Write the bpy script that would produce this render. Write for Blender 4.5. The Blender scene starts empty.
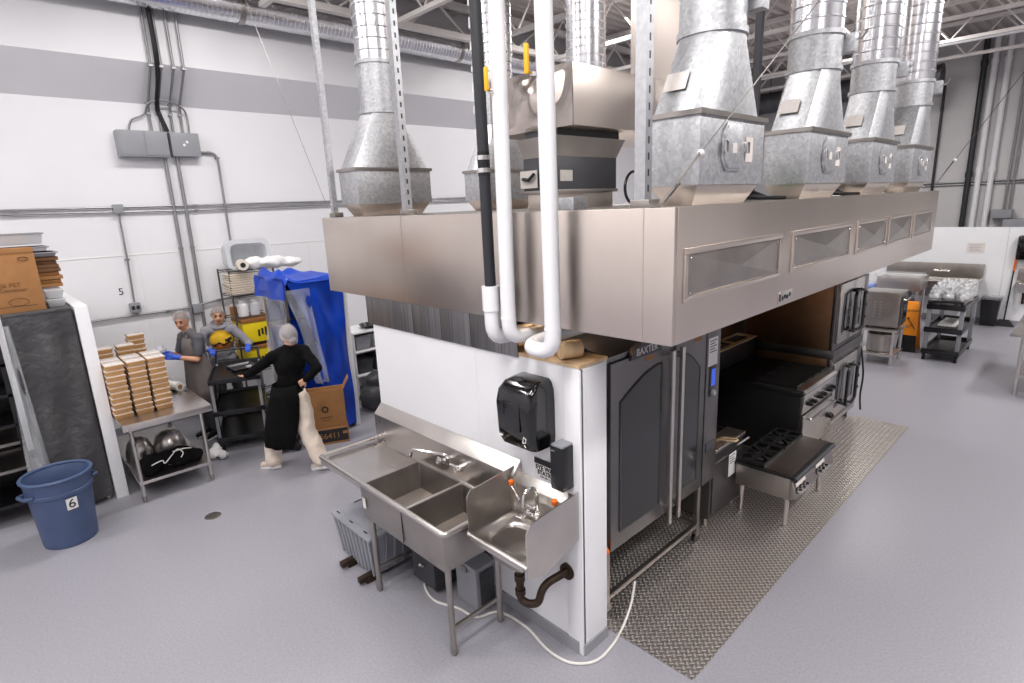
import bpy, bmesh, math, random
from mathutils import Vector, Matrix, Euler
random.seed(7)
S = bpy.context.scene
C = S.collection
PI = math.pi

# ---------------------------------------------------------------- camera, light, exposure
cam_d = bpy.data.cameras.new('camera'); cam = bpy.data.objects.new('camera', cam_d); C.objects.link(cam)
cam_d.sensor_fit = 'HORIZONTAL'; cam_d.sensor_width = 36.0; cam_d.lens = 562.67/1024*36.0
cam_d.clip_start = .05; cam_d.clip_end = 200
_m = Matrix.Rotation(.81432, 4, 'Z') @ Matrix.Rotation(PI/2-.23745, 4, 'X') @ Matrix.Rotation(-.04279, 4, 'Z')
cam.matrix_world = Matrix.Translation((0, 0, 2.9)) @ _m
S.camera = cam
S.view_settings.view_transform = 'Standard'; S.view_settings.look = 'None'
S.view_settings.exposure = 0.03; S.view_settings.gamma = 1.0
S.view_settings.use_curve_mapping = False
S.cycles.use_denoising = True
S.cycles.max_bounces = 8; S.cycles.diffuse_bounces = 4; S.cycles.glossy_bounces = 4
S.cycles.transparent_max_bounces = 12; S.cycles.transmission_bounces = 4
S.cycles.sample_clamp_indirect = 6.0; S.cycles.caustics_reflective = False; S.cycles.caustics_refractive = False
W = bpy.data.worlds.new('world'); S.world = W; W.use_nodes = True
W.node_tree.nodes['Background'].inputs[0].default_value = (.9, .93, 1, 1)
W.node_tree.nodes['Background'].inputs[1].default_value = .25
LAMPS = [  # x, y, z, size along x, size along y, watts : the hall's high-bay lamps and two added fill lamps
    (-6.4, -2.0, 5.9, .6, 2.4, 105), (-6.2, 2.6, 5.9, .6, 2.4, 150), (-6.4, 8.5, 5.9, .6, 2.4, 150),
    (-1.4, -.2, 5.9, .6, 2.4, 165), (-2.45, 3.8, 5.9, .6, 2.4, 50), (-3.9, -2.2, 5.9, .6, 2.4, 85), (1.6, .2, 5.9, .6, 2.4, 170), (1.6, 5.5, 5.9, .6, 2.4, 250),  # second and third are added fill lamps for the duct faces, hood and partition
    (1.4, 11.0, 5.9, .6, 2.4, 250), (-3.4, 13.2, 5.9, .6, 2.4, 170)]
for (x, y, z, sx, sy, w) in LAMPS:
    ld = bpy.data.lights.new('high_bay_or_fill_lamp', 'AREA'); ld.shape = 'RECTANGLE'; ld.size = sx; ld.size_y = sy
    ld.energy = w; ld.color = (1, .975, .96)
    lo = bpy.data.objects.new('high_bay_or_fill_lamp', ld); C.objects.link(lo); lo.location = (x, y, z)
ld = bpy.data.lights.new('hood_lamp', 'POINT'); ld.energy = 7; ld.color = (1, .62, .32); ld.shadow_soft_size = .06
lo = bpy.data.objects.new('hood_lamp', ld); C.objects.link(lo); lo.location = (-2.55, 2.95, 2.5)
ld = bpy.data.lights.new('hood_lamp', 'POINT'); ld.energy = 3; ld.color = (1, .62, .32); ld.shadow_soft_size = .06
lo = bpy.data.objects.new('hood_lamp', ld); C.objects.link(lo); lo.location = (-2.3, 5.9, 2.5)

# ---------------------------------------------------------------- materials
def srgb(r, g, b):
    f = lambda c: (c/255/12.92) if c/255 <= .04045 else ((c/255+.055)/1.055)**2.4
    return (f(r), f(g), f(b), 1)
def mat(name, rgb, rough=.5, metal=0.0, var=.08, scale=6.0, stretch=(1, 1, 1), bump=0.0, bscale=None, alpha=1.0, spec=.5, emit=0, coat=0, rvar=0.0, coords='Object'):
    m = bpy.data.materials.new(name); m.use_nodes = True
    nt = m.node_tree; N = nt.nodes; L = nt.links; b = N['Principled BSDF']
    b.inputs['Roughness'].default_value = rough; b.inputs['Metallic'].default_value = metal
    b.inputs['Specular IOR Level'].default_value = spec; b.inputs['Coat Weight'].default_value = coat
    tc = N.new('ShaderNodeTexCoord'); mp = N.new('ShaderNodeMapping'); mp.inputs['Scale'].default_value = stretch
    L.new(tc.outputs[coords], mp.inputs[0])
    nz = N.new('ShaderNodeTexNoise'); nz.inputs['Scale'].default_value = scale; nz.inputs['Detail'].default_value = 4
    L.new(mp.outputs[0], nz.inputs[0])
    c = srgb(*rgb); rp = N.new('ShaderNodeValToRGB')
    rp.color_ramp.elements[0].position = .3; rp.color_ramp.elements[1].position = .7
    rp.color_ramp.elements[0].color = tuple(max(0, v*(1-var)) for v in c[:3])+(1,)
    rp.color_ramp.elements[1].color = tuple(min(1, v*(1+var)) for v in c[:3])+(1,)
    L.new(nz.outputs['Fac'], rp.inputs[0]); L.new(rp.outputs[0], b.inputs['Base Color'])
    if rvar:
        mr = N.new('ShaderNodeMapRange'); mr.inputs[3].default_value = rough-rvar; mr.inputs[4].default_value = rough+rvar
        L.new(nz.outputs['Fac'], mr.inputs[0]); L.new(mr.outputs[0], b.inputs['Roughness'])
    if bump:
        n2 = N.new('ShaderNodeTexNoise'); n2.inputs['Scale'].default_value = bscale or scale*4; n2.inputs['Detail'].default_value = 3
        L.new(mp.outputs[0], n2.inputs[0]); bp = N.new('ShaderNodeBump'); bp.inputs['Strength'].default_value = bump
        bp.inputs['Distance'].default_value = .02
        L.new(n2.outputs['Fac'], bp.inputs['Height']); L.new(bp.outputs[0], b.inputs['Normal'])
    if alpha < 1: b.inputs['Alpha'].default_value = alpha
    if emit:
        b.inputs['Emission Color'].default_value = c; b.inputs['Emission Strength'].default_value = emit
    return m
def spangle(name, rgb, rough=.42):
    m = mat(name, rgb, rough, 1.0, .1)
    nt = m.node_tree; N = nt.nodes; L = nt.links; b = N['Principled BSDF']
    tc = N.new('ShaderNodeTexCoord'); v = N.new('ShaderNodeTexVoronoi'); v.inputs['Scale'].default_value = 55
    L.new(tc.outputs['Object'], v.inputs['Vector'])
    c = srgb(*rgb); rp = N.new('ShaderNodeValToRGB')
    rp.color_ramp.elements[0].color = tuple(x*.78 for x in c[:3])+(1,); rp.color_ramp.elements[1].color = tuple(min(1, x*1.15) for x in c[:3])+(1,)
    L.new(v.outputs['Color'], rp.inputs[0]); L.new(rp.outputs[0], b.inputs['Base Color'])
    return m
def slots(name, rgb):    # punched slots down the middle of a strut
    m = mat(name, rgb, .42, 1.0, .1, 30); nt = m.node_tree; N = nt.nodes; L = nt.links; b = N['Principled BSDF']
    tc = N.new('ShaderNodeTexCoord'); sp = N.new('ShaderNodeSeparateXYZ'); L.new(tc.outputs['Object'], sp.inputs[0])
    def mt(op, a, v):
        n = N.new('ShaderNodeMath'); n.operation = op; L.new(a, n.inputs[0])
        if isinstance(v, float): n.inputs[1].default_value = v
        elif v is not None: L.new(v, n.inputs[1])
        return n.outputs[0]
    zz = mt('LESS_THAN', mt('FRACT', mt('MULTIPLY', sp.outputs['Z'], 13.3), None), .45)
    ax = mt('LESS_THAN', mt('ABSOLUTE', sp.outputs['X'], None), .008); ay = mt('LESS_THAN', mt('ABSOLUTE', sp.outputs['Y'], None), .007)
    k = mt('MULTIPLY', zz, ay)
    mx = N.new('ShaderNodeMix'); mx.data_type = 'RGBA'; src = b.inputs['Base Color'].links[0].from_socket
    L.new(k, mx.inputs['Factor']); L.new(src, mx.inputs['A']); mx.inputs['B'].default_value = (.02, .02, .02, 1)
    L.new(mx.outputs['Result'], b.inputs['Base Color'])
    iv = mt('SUBTRACT', k, None); n = iv.node; L.new(k, n.inputs[1]); n.inputs[0].default_value = 1.0
    for l in list(n.inputs[0].links): nt.links.remove(l)
    L.new(iv, b.inputs['Metallic'])
    return m
def rows(name, rgb, rough):   # raised-lozenge tread plate
    m = bpy.data.materials.new(name); m.use_nodes = True
    nt = m.node_tree; N = nt.nodes; L = nt.links; b = N['Principled BSDF']
    b.inputs['Base Color'].default_value = srgb(*rgb); b.inputs['Metallic'].default_value = 1.0; b.inputs['Roughness'].default_value = rough
    tc = N.new('ShaderNodeTexCoord'); hs = []
    for off, ang in ((0, PI/4), (.5, -PI/4)):
        mp = N.new('ShaderNodeMapping'); mp.inputs['Scale'].default_value = (21, 21, 1); mp.inputs['Location'].default_value = (off, off, 0)
        L.new(tc.outputs['Object'], mp.inputs[0])
        fr = N.new('ShaderNodeVectorMath'); fr.operation = 'FRACTION'; L.new(mp.outputs[0], fr.inputs[0])
        sb = N.new('ShaderNodeVectorMath'); sb.operation = 'SUBTRACT'; sb.inputs[1].default_value = (.5, .5, 0); L.new(fr.outputs[0], sb.inputs[0])
        r2 = N.new('ShaderNodeMapping'); r2.inputs['Rotation'].default_value = (0, 0, ang); L.new(sb.outputs[0], r2.inputs[0])
        s2 = N.new('ShaderNodeVectorMath'); s2.operation = 'MULTIPLY'; s2.inputs[1].default_value = (2.0, 5.0, 0); L.new(r2.outputs[0], s2.inputs[0])
        ln = N.new('ShaderNodeVectorMath'); ln.operation = 'LENGTH'; L.new(s2.outputs[0], ln.inputs[0])
        mr = N.new('ShaderNodeMapRange'); mr.inputs[1].default_value = .55; mr.inputs[2].default_value = 1.0; mr.inputs[3].default_value = 1; mr.inputs[4].default_value = 0
        L.new(ln.outputs['Value'], mr.inputs[0]); hs.append(mr)
    mx = N.new('ShaderNodeMath'); mx.operation = 'MAXIMUM'; L.new(hs[0].outputs[0], mx.inputs[0]); L.new(hs[1].outputs[0], mx.inputs[1])
    bp = N.new('ShaderNodeBump'); bp.inputs['Strength'].default_value = 1; bp.inputs['Distance'].default_value = .012
    cm = N.new('ShaderNodeMix'); cm.data_type = 'RGBA'; L.new(mx.outputs[0], cm.inputs['Factor'])
    cm.inputs['A'].default_value = srgb(*[c*.84 for c in rgb]); cm.inputs['B'].default_value = srgb(*[min(255, c*1.16) for c in rgb]); L.new(cm.outputs['Result'], b.inputs['Base Color'])
    L.new(mx.outputs[0], bp.inputs['Height']); L.new(bp.outputs[0], b.inputs['Normal'])
    return m

M = dict(
    wall=mat('white_wall_paint', (236, 235, 238), .55, var=.015, scale=2),
    panelwhite=mat('white_wall_panel', (240, 240, 242), .3, var=.015, scale=3),
    farwall=mat('far_wall_paint', (205, 202, 202), .6, var=.02, scale=2),
    floor=mat('grey_epoxy_floor', (153, 151, 159), .33, var=.10, scale=60, bump=.05, bscale=300, rvar=.08, spec=.5),
    deck=mat('grey_roof_deck', (196, 188, 184), .7, var=.05),
    joist=mat('white_joist_paint', (226, 220, 216), .5, var=.05),
    hood=mat('brushed_stainless_hood', (214, 203, 194), .3, 1.0, .05, 1.6, (1, 1, .3), bump=.2, bscale=1.6, rvar=.05),
    steel=mat('stainless_steel', (205, 200, 196), .3, 1.0, .08, 3.0, rvar=.08),
    dsteel=mat('worn_stainless_steel', (166, 160, 155), .36, 1.0, .12, 4.0, rvar=.08),
    shiny=mat('dented_bright_stainless', (196, 186, 178), .16, 1.0, .03, 3, bump=.35, bscale=2.6),
    brush=mat('vertical_brushed_steel', (150, 149, 150), .38, 1.0, .25, 12, (6, 6, .15)),
    galv=spangle('galvanised_sheet', (198, 199, 202), .5),
    spiral=mat('spiral_duct_steel', (226, 226, 230), .26, 1.0, .06, 5, rvar=.05),
    chrome=mat('chrome', (225, 222, 220), .1, 1.0, .02),
    plenum=mat('grey_plenum_steel', (92, 92, 96), .55, .6, .08),
    tag=mat('paper_tag', (226, 218, 212), .6, var=.05, scale=30),
    ink=mat('dark_ink', (30, 30, 34), .6, var=.05),
    pvc=mat('white_pipe_jacket', (238, 238, 240), .35, var=.02),
    blackpipe=mat('black_pipe', (38, 39, 44), .45, var=.1),
    blackp=mat('black_plastic', (20, 20, 23), .3, var=.1),
    gloss=mat('glossy_black_plastic', (10, 10, 12), .12, var=.1, coat=.5),
    blackm=mat('greasy_black_iron_and_shade', (14, 13, 13), .55, var=.2),  # iron parts; also paints under-hood shade on the backing wall and range body
    yellow=mat('yellow_valve_handle', (240, 178, 20), .4, var=.05),
    signor=mat('caution_sign_plastic', (248, 148, 22), .4, var=.05),
    orange=mat('orange_plastic', (236, 112, 22), .4, var=.06),
    wood=mat('bare_wood_cap', (206, 176, 138), .6, var=.12, scale=14, stretch=(1, 6, 1)),
    kraft=mat('kraft_paper', (206, 160, 110), .75, var=.06, scale=12),
    card=mat('brown_cardboard', (164, 116, 70), .8, var=.07, scale=8),
    cardd=mat('dark_brown_cardboard', (112, 78, 50), .8, var=.12, scale=14),
    whitep=mat('white_paper', (236, 234, 232), .55, var=.04),
    foam=mat('ivory_foam', (232, 222, 208), .6, var=.04),
    clear=mat('clear_plastic', (225, 228, 232), .12, var=.03, alpha=.22, bump=.4, bscale=9),
    lidp=mat('clear_tray_lid', (236, 228, 222), .2, var=.2, scale=40, alpha=.75),
    tubp=mat('frosted_tub', (226, 228, 232), .3, var=.03, alpha=.7),
    blue=mat('blue_tarp', (8, 64, 180), .38, var=.18, scale=3, bump=.5, bscale=3),
    bluebin=mat('blue_bin_plastic', (70, 86, 120), .42, var=.08),
    cover=mat('grey_vinyl_cover', (72, 71, 73), .5, var=.1, scale=3, bump=1.0, bscale=13),
    greyp=mat('grey_plastic', (150, 151, 158), .4, var=.05),
    greyb=mat('grey_painted_metal', (148, 149, 154), .45, var=.04),
    dgrey=mat('dark_grey_plastic', (62, 62, 66), .5, var=.1),
    bronze=mat('corroded_trap_pipe', (62, 48, 38), .5, .6, .25, 14),
    glass=mat('dark_oven_glass', (26, 27, 30), .12, var=.1, spec=.7),
    oven=mat('oven_stainless', (118, 116, 117), .34, 1.0, .08, 4, rvar=.05),
    backsteel=mat('warm_lit_steel', (130, 100, 76), .4, 1.0, .25, 2.2),  # stainless, with the brown of warm light put into its colour
    lcd=mat('control_screen', (40, 80, 200), .3, emit=.7),
    skin=mat('skin', (216, 168, 138), .5, var=.05, scale=10),
    skind=mat('tan_skin', (212, 158, 126), .5, var=.05, scale=10),
    hair=mat('dark_hair', (44, 34, 30), .55, var=.2, scale=40),
    net=mat('hair_net', (214, 208, 208), .6, var=.12, scale=60, alpha=.3), net2=mat('thin_hair_net', (196, 184, 178), .6, var=.15, scale=60, alpha=.3),
    glove=mat('blue_nitrile_glove', (52, 96, 214), .4, var=.06),
    tee=mat('charcoal_shirt', (92, 92, 98), .8, var=.08, scale=18, bump=.5, bscale=14),
    apron=mat('taupe_apron', (112, 104, 102), .8, var=.08, bump=.4, bscale=10),
    hoodie=mat('heather_grey_hoodie', (142, 140, 146), .85, var=.1, scale=50, bump=.5, bscale=12),
    sun=mat('yellow_print', (240, 190, 40), .7, var=.1, scale=30),
    rust=mat('orange_print', (190, 110, 44), .7, var=.3, scale=40),
    blackc=mat('black_cloth', (11, 10, 12), .9, spec=.15, var=.2, scale=20, bump=.5, bscale=12),
    cream=mat('cream_trousers', (228, 212, 196), .8, var=.05, bump=.6, bscale=11),
    shoe=mat('beige_shoe', (206, 192, 178), .6, var=.08),
    lips=mat('lips', (150, 84, 74), .5), eye=mat('eye', (36, 26, 22), .2),
    yellowbox=mat('yellow_carton', (234, 206, 20), .5, var=.05),
    orangebox=mat('brown_carton_lid', (150, 98, 46), .6, var=.1),
    bag=mat('shiny_clear_bag', (206, 206, 208), .18, var=.3, scale=9, bump=1, bscale=22, alpha=.85),
    food=mat('bagged_bread', (190, 140, 100), .5, var=.2, scale=14),
    slotgalv=slots('slotted_galvanised_strut', (186, 187, 190)), slotgrey=slots('slotted_grey_strut', (126, 121, 117)),
    tread=rows('tread_plate', (214, 206, 200), .4),
    green=mat('green_label', (20, 150, 84), .5),
    cable=mat('white_cable', (226, 222, 216), .45), wire=mat('steel_wire', (104, 100, 98), .4, .8),
    conduit=mat('grey_conduit', (150, 149, 152), .4, .7), blob=mat('blue_glass', (60, 120, 220), .3),
)

# ---------------------------------------------------------------- mesh helpers
class G:
    def __init__(s): s.v = []; s.f = []
    def add(s, vs, fs):
        o = len(s.v); s.v += [tuple(v) for v in vs]; s.f += [tuple(i+o for i in f) for f in fs]; return s
    def box(s, x0, x1, y0, y1, z0, z1):
        if x0 > x1: x0, x1 = x1, x0
        if y0 > y1: y0, y1 = y1, y0
        if z0 > z1: z0, z1 = z1, z0
        return s.add([(x0,y0,z0),(x1,y0,z0),(x1,y1,z0),(x0,y1,z0),(x0,y0,z1),(x1,y0,z1),(x1,y1,z1),(x0,y1,z1)],
                     [(3,2,1,0),(4,5,6,7),(0,1,5,4),(1,2,6,5),(2,3,7,6),(3,0,4,7)])
    def rings(s, rs, cap0=True, cap1=True, loop=False):
        n = len(rs[0]); o = len(s.v)
        for r in rs: s.v += [tuple(p) for p in r]
        m = len(rs)
        for i in range(m if loop else m-1):
            a = o+i*n; b = o+((i+1) % m)*n
            for k in range(n): s.f.append((a+k, a+(k+1) % n, b+(k+1) % n, b+k))
        if not loop:
            if cap0: s.f.append(tuple(o+k for k in reversed(range(n))))
            if cap1: s.f.append(tuple(o+(m-1)*n+k for k in range(n)))
        return s
    def tube(s, pts, r, n=10, close=False):
        pts = [Vector(p) for p in pts]; rs = r if isinstance(r, (list, tuple)) else [r]*len(pts)
        t0 = (pts[1]-pts[0]).normalized()
        u = t0.orthogonal().normalized(); out = []
        for i, p in enumerate(pts):
            if i == 0: t = t0
            elif i == len(pts)-1: t = (pts[i]-pts[i-1]).normalized()
            else: t = ((pts[i]-pts[i-1]).normalized()+(pts[i+1]-pts[i]).normalized()).normalized()
            u = (u-t*u.dot(t)).normalized(); w = t.cross(u)
            out.append([p+(u*math.cos(a)+w*math.sin(a))*rs[i] for a in [2*PI*k/n for k in range(n)]])
        return s.rings(out)
    def cyl(s, p0, p1, r0, r1=None, n=16): return s.tube([p0, p1], [r0, r0 if r1 is None else r1], n)
    def lathe(s, prof, c=(0, 0, 0), n=28):   # profile [(r,z)], closed solid
        return s.rings([[(c[0]+r*math.cos(2*PI*k/n), c[1]+r*math.sin(2*PI*k/n), c[2]+z) for k in range(n)] for r, z in prof])
    def prism(s, poly, ax, a0, a1):   # poly in the two other axes, ccw
        if ax == 'x': f = lambda p, a: (a, p[0], p[1])
        elif ax == 'y': f = lambda p, a: (p[0], a, p[1])
        else: f = lambda p, a: (p[0], p[1], a)
        return s.rings([[f(p, a0) for p in poly], [f(p, a1) for p in poly]])
    def bar(s, p0, p1, w, h):
        p0 = Vector(p0); p1 = Vector(p1); t = (p1-p0).normalized()
        up = Vector((0, 0, 1)) if abs(t.z) < .95 else Vector((1, 0, 0))
        u = t.cross(up).normalized()*w/2; v = u.cross(t).normalized()*h/2
        return s.rings([[p-u-v, p+u-v, p+u+v, p-u+v] for p in (p0, p1)])
    def ball(s, c, r, n=12, m=8, R=None):
        if not isinstance(r, (list, tuple)): r = (r, r, r)
        rs = []
        for i in range(1, m):
            th = PI*i/m
            rs.append([(math.sin(th)*math.cos(2*PI*k/n), math.sin(th)*math.sin(2*PI*k/n), math.cos(th)) for k in range(n)])
        rs = [[(0, 0, 1)]*1]+rs+[[(0, 0, -1)]]
        o = len(s.v); q = G(); q.rings(list(reversed(rs[1:-1])), False, False)
        a = len(q.v); q.v += [(0, 0, -1), (0, 0, 1)]
        q.f += [(a, (k+1) % n, k) for k in range(n)]; b = (m-2)*n
        q.f += [(a+1, b+k, b+(k+1) % n) for k in range(n)]
        R = R or Matrix.Identity(3); c = Vector(c)
        return s.add([c+R @ Vector((v[0]*r[0], v[1]*r[1], v[2]*r[2])) for v in q.v], q.f)
    def cap(s, p0, p1, r0, r1=None, n=14):   # capsule with tapering radius
        r1 = r0 if r1 is None else r1; p0 = Vector(p0); p1 = Vector(p1); t = (p1-p0)
        L = t.length; t = t.normalized() if L > 1e-6 else Vector((0, 0, 1))
        u = t.orthogonal().normalized(); w = t.cross(u); rs = []
        for c, r, a0, a1 in ((p0, r0, -90, 0), (p1, r1, 0, 90)):
            for j in range(5):
                a = math.radians(a0+(a1-a0)*j/4); rr = max(r*math.cos(a), r*.03)
                rs.append([c+t*r*math.sin(a)+(u*math.cos(b)+w*math.sin(b))*rr for b in [2*PI*k/n for k in range(n)]])
        return s.rings(rs)
    def open_box(s, x0, x1, y0, y1, z0, z1, t, inset=0.0):   # box with a hollow open top; inset narrows the floor
        i = inset
        o = [(x0+i,y0+i,z0),(x1-i,y0+i,z0),(x1-i,y1-i,z0),(x0+i,y1-i,z0)]; ot = [(x0,y0,z1),(x1,y0,z1),(x1,y1,z1),(x0,y1,z1)]
        it = [(x0+t,y0+t,z1),(x1-t,y0+t,z1),(x1-t,y1-t,z1),(x0+t,y1-t,z1)]; ib = [(x0+i+t,y0+i+t,z0+t),(x1-i-t,y0+i+t,z0+t),(x1-i-t,y1-i-t,z0+t),(x0+i+t,y1-i-t,z0+t)]
        return s.rings([o, ot, it, ib])
def link(o): C.objects.link(o); return o
def mesh(name, g, m, bev=0, smooth=True, ang=35):
    me = bpy.data.meshes.new(name); me.from_pydata(g.v, [], g.f); me.materials.append(m)
    b = bmesh.new(); b.from_mesh(me); bmesh.ops.recalc_face_normals(b, faces=b.faces)
    if bev:
        es = [e for e in b.edges if len(e.link_faces) == 2 and e.calc_face_angle(0) > .6]
        if es: bmesh.ops.bevel(b, geom=es, offset=bev, segments=2, profile=.6, affect='EDGES', clamp_overlap=True)
    b.to_mesh(me); b.free()
    if smooth and me.polygons:
        me.polygons.foreach_set('use_smooth', [True]*len(me.polygons))
        try: me.set_sharp_from_angle(angle=math.radians(ang))
        except Exception: pass
    return me
def base_of(g):
    xs = [v[0] for v in g.v]; ys = [v[1] for v in g.v]; zs = [v[2] for v in g.v]
    return Vector(((min(xs)+max(xs))/2, (min(ys)+max(ys))/2, min(zs)))
def thing(name, label, cat, loc=(0, 0, 0), group=None):
    o = link(bpy.data.objects.new(name, None)); o.location = loc; o.empty_display_size = .1
    o['label'] = label; o['category'] = cat
    if group: o['group'] = group
    return o
def wloc(o):
    p = Vector(o.location)
    while o.parent: o = o.parent; p += Vector(o.location)
    return p
def part(name, g, m, root, bev=0, smooth=True, label=None, ang=35):
    q = G(); base = wloc(root); q.v = [tuple(Vector(v)-base) for v in g.v]; q.f = g.f
    o = link(bpy.data.objects.new(name, mesh(name, q, m, bev, smooth, ang))); o.parent = root
    if label: o['label'] = label
    return o
def solo(name, g, m, label, cat, group=None, bev=0, smooth=True, ang=35):
    p = base_of(g); q = G(); q.v = [tuple(Vector(v)-p) for v in g.v]; q.f = g.f
    o = link(bpy.data.objects.new(name, mesh(name, q, m, bev, smooth, ang))); o.location = p
    o['label'] = label; o['category'] = cat
    if group: o['group'] = group
    return o
def struct(name, g, m, bev=0):
    o = link(bpy.data.objects.new(name, mesh(name, g, m, bev, True))); o['kind'] = 'structure'; return o
def dup(root, loc=None, rotz=None, label=None, group=None):
    r = root.copy(); link(r)
    if loc is not None: r.location = loc
    if rotz is not None: r.rotation_euler = (0, 0, rotz)
    if label: r['label'] = label
    if group: r['group'] = group
    for ch in list(root.children):
        c = ch.copy(); link(c); c.parent = r
        for g in list(ch.children):
            d = g.copy(); link(d); d.parent = c
    return r
def lettering(name, txt, size, origin, right, up, m, root=None, ext=.0015, align='CENTER', bold=0.0):
    cu = bpy.data.curves.new('t', 'FONT'); cu.body = txt; cu.size = size; cu.extrude = ext; cu.offset = bold; cu.align_x = align; cu.align_y = 'CENTER'
    to = link(bpy.data.objects.new('t', cu)); bpy.context.view_layer.update()
    me = bpy.data.meshes.new_from_object(to.evaluated_get(bpy.context.evaluated_depsgraph_get()))
    bpy.data.objects.remove(to)
    r = Vector(right).normalized(); u = Vector(up).normalized(); n = r.cross(u)
    R = Matrix((r, u, n)).transposed().to_4x4()
    base = wloc(root) if root else Vector((0, 0, 0))
    me.transform(Matrix.Translation(Vector(origin)-base) @ R); me.materials.clear(); me.materials.append(m)
    o = link(bpy.data.objects.new(name, me))
    if root: o.parent = root
    return o
def arc(c, r, a0, a1, n, ux, uy):
    ux = Vector(ux); uy = Vector(uy); c = Vector(c)
    return [c+(ux*math.cos(a)+uy*math.sin(a))*r for a in [math.radians(a0+(a1-a0)*i/n) for i in range(n+1)]]
def bend(pts, r, k=5):    # round the corners of a polyline
    pts = [Vector(p) for p in pts]; out = [pts[0]]
    for i in range(1, len(pts)-1):
        a, b, c = pts[i-1], pts[i], pts[i+1]; d = min(r, (a-b).length*.49, (c-b).length*.49)
        p = b+(a-b).normalized()*d; q = b+(c-b).normalized()*d
        for j in range(k+1):
            t = j/k; out.append(p*(1-t)**2+b*2*t*(1-t)+q*t*t)
    return out+[pts[-1]]
def spiral_duct(p0, p1, r, pitch=.05, n=24):   # tube with raised seams
    p0 = Vector(p0); p1 = Vector(p1); L = (p1-p0).length; k = max(2, int(L/pitch)); pts = []; rs = []
    for i in range(k):
        for f, e in ((0, 0), (.78, 0), (.86, .007), (.94, .007)):
            pts.append(p0+(p1-p0)*((i+f)/k)); rs.append(r+e)
    pts.append(p1); rs.append(r)
    return G().tube(pts, rs, n)

# ---------------------------------------------------------------- the setting
g = G().box(-9.6, 7, -4, 18.3, -.2, 0); struct('floor', g, M['floor'])
g = G().prism([(-9.2, -.2), (-9.2, 4.42), (-8.7, 4.84), (-8.7, 6.35), (-9.7, 6.35), (-9.7, -.2)], 'y', -4, 18.3); struct('wall_left', g, M['wall'])
struct('wall_far', G().box(-9.6, 7, 18.0, 18.3, -.2, 6.35), M['farwall'])
struct('wall_right', G().box(7, 7.3, -4, 18.3, -.2, 6.35), M['wall'])
struct('wall_near', G().box(-9.6, 7, -4.3, -4, -.2, 6.35), M['wall'])
poly = []; x = -9.7                                                        # ribbed deck, ribs along y
while x < 7.2:
    poly += [(x, 6.3), (x+.09, 6.3), (x+.115, 6.35), (x+.185, 6.35)]; x += .21
g = G(); bot = [[(p[0], y, p[1]) for p in poly] for y in (-4, 18.3)]
n = len(poly); g.v = bot[0]+bot[1]; g.f = [(k, k+1, n+k+1, n+k) for k in range(n-1)]
g.box(-9.7, 7.2, -4, 18.3, 6.40, 6.5); struct('ceiling', g, M['deck'])
g = G()
for z in (2.45,): g.box(-9.2, -9.194, -4, 8, z, z+.012)
for y in (.45, 1.67, 2.89, 4.11): g.box(-9.2, -9.195, y, y+.008, .1, 2.45)
struct('trim_1', g, M['whitep'])
struct('baseboard_left', G().box(-9.2, -9.18, -4, 8, 0, .1), M['greyb'])
# free-standing partition that carries the sinks
struct('wall_center', G().box(-4.3, -2.006, 2.415, 2.675, .0, 1.965), M['panelwhite'])
g = G().box(-4.3, -2.0, 2.41, 2.68, 1.965, 1.985); struct('trim_2', g, M['wood'])
g = G().box(-2.12, -1.998, 2.409, 2.44, .0, 1.96).box(-2.03, -1.998, 2.42, 2.66, 0, 1.96); struct('trim_3', g, M['panelwhite'], .003)
g = G().box(-2.94, -2.932, 2.413, 2.416, .1, 1.96); struct('trim_4', g, M['wall'])
g = G().box(-4.3, -2.03, 2.4, 2.415, 0, .09).box(-1.998, -1.985, 2.42, 2.66, 0, .08); struct('baseboard_center', g, M['greyb'])
# low partition by the covered rack, far half wall, cook-line backing
struct('wall_divider', G().box(-9.2, -7.0, .66, .77, 0, 2.1), M['panelwhite'], .004)
struct('wall_half', G().box(-9.2, 7, 15.6, 15.75, 0, 2.03), M['panelwhite'])
struct('baseboard_far', G().box(-9.2, 7, 15.58, 15.6, 0, .1), M['greyb'])
struct('wall_cookline', G().box(-3.2, -3.12, 2.8, 6.1, 0, 2.2), M['blackm'])  # black here paints the shade under the hood
struct('trim_5', G().box(-3.2, -3.12, 6.1, 8.1, 0, 2.2), M['backsteel'])  # rest of the steel backing, painted in its warm-lit brown

# roof joists
def joist(y, first=[None]):
    if first[0]: return dup(first[0], (0, y, 5.55))
    t = thing('roof_joist', 'pale open-web steel roof joist under the grey ceiling deck', 'roof joist', (0, y, 5.55), 'roof joists under the deck')
    part('top_chord', G().box(-9, 7, y-.05, y+.05, 6.2, 6.27), M['joist'], t)
    part('bottom_chord', G().box(-8.1, 7, y-.04, y+.04, 5.55, 5.61), M['joist'], t)
    w = G(); x = -8.1; k = 0
    while x < 6.6:
        w.cyl((x, y, 5.58 if k % 2 == 0 else 6.22), (x+.55, y, 6.22 if k % 2 == 0 else 5.58), .016, n=6); x += .55; k += 1
    part('web', w, M['joist'], t)
    first[0] = t; return t
for y in (1.6, 3.4, 5.2, 7.0, 8.8, 10.6, 12.4, 14.2, 16.0): joist(y)
t = thing('roof_girder', 'pale open-web girder running lengthwise beside the left wall', 'roof girder', (-8, 7, 5.75))
part('top_chord', G().box(-8.06, -7.94, -4, 18, 6.08, 6.17), M['joist'], t)
part('bottom_chord', G().box(-8.06, -7.94, -4, 18, 5.63, 5.72), M['joist'], t)
w = G(); y = -4; k = 0
while y < 17.5:
    w.cyl((-8, y, 5.68 if k % 2 == 0 else 6.12), (-8, y+.6, 6.12 if k % 2 == 0 else 5.68), .02, n=6); y += .6; k += 1
part('web', w, M['joist'], t)
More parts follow.
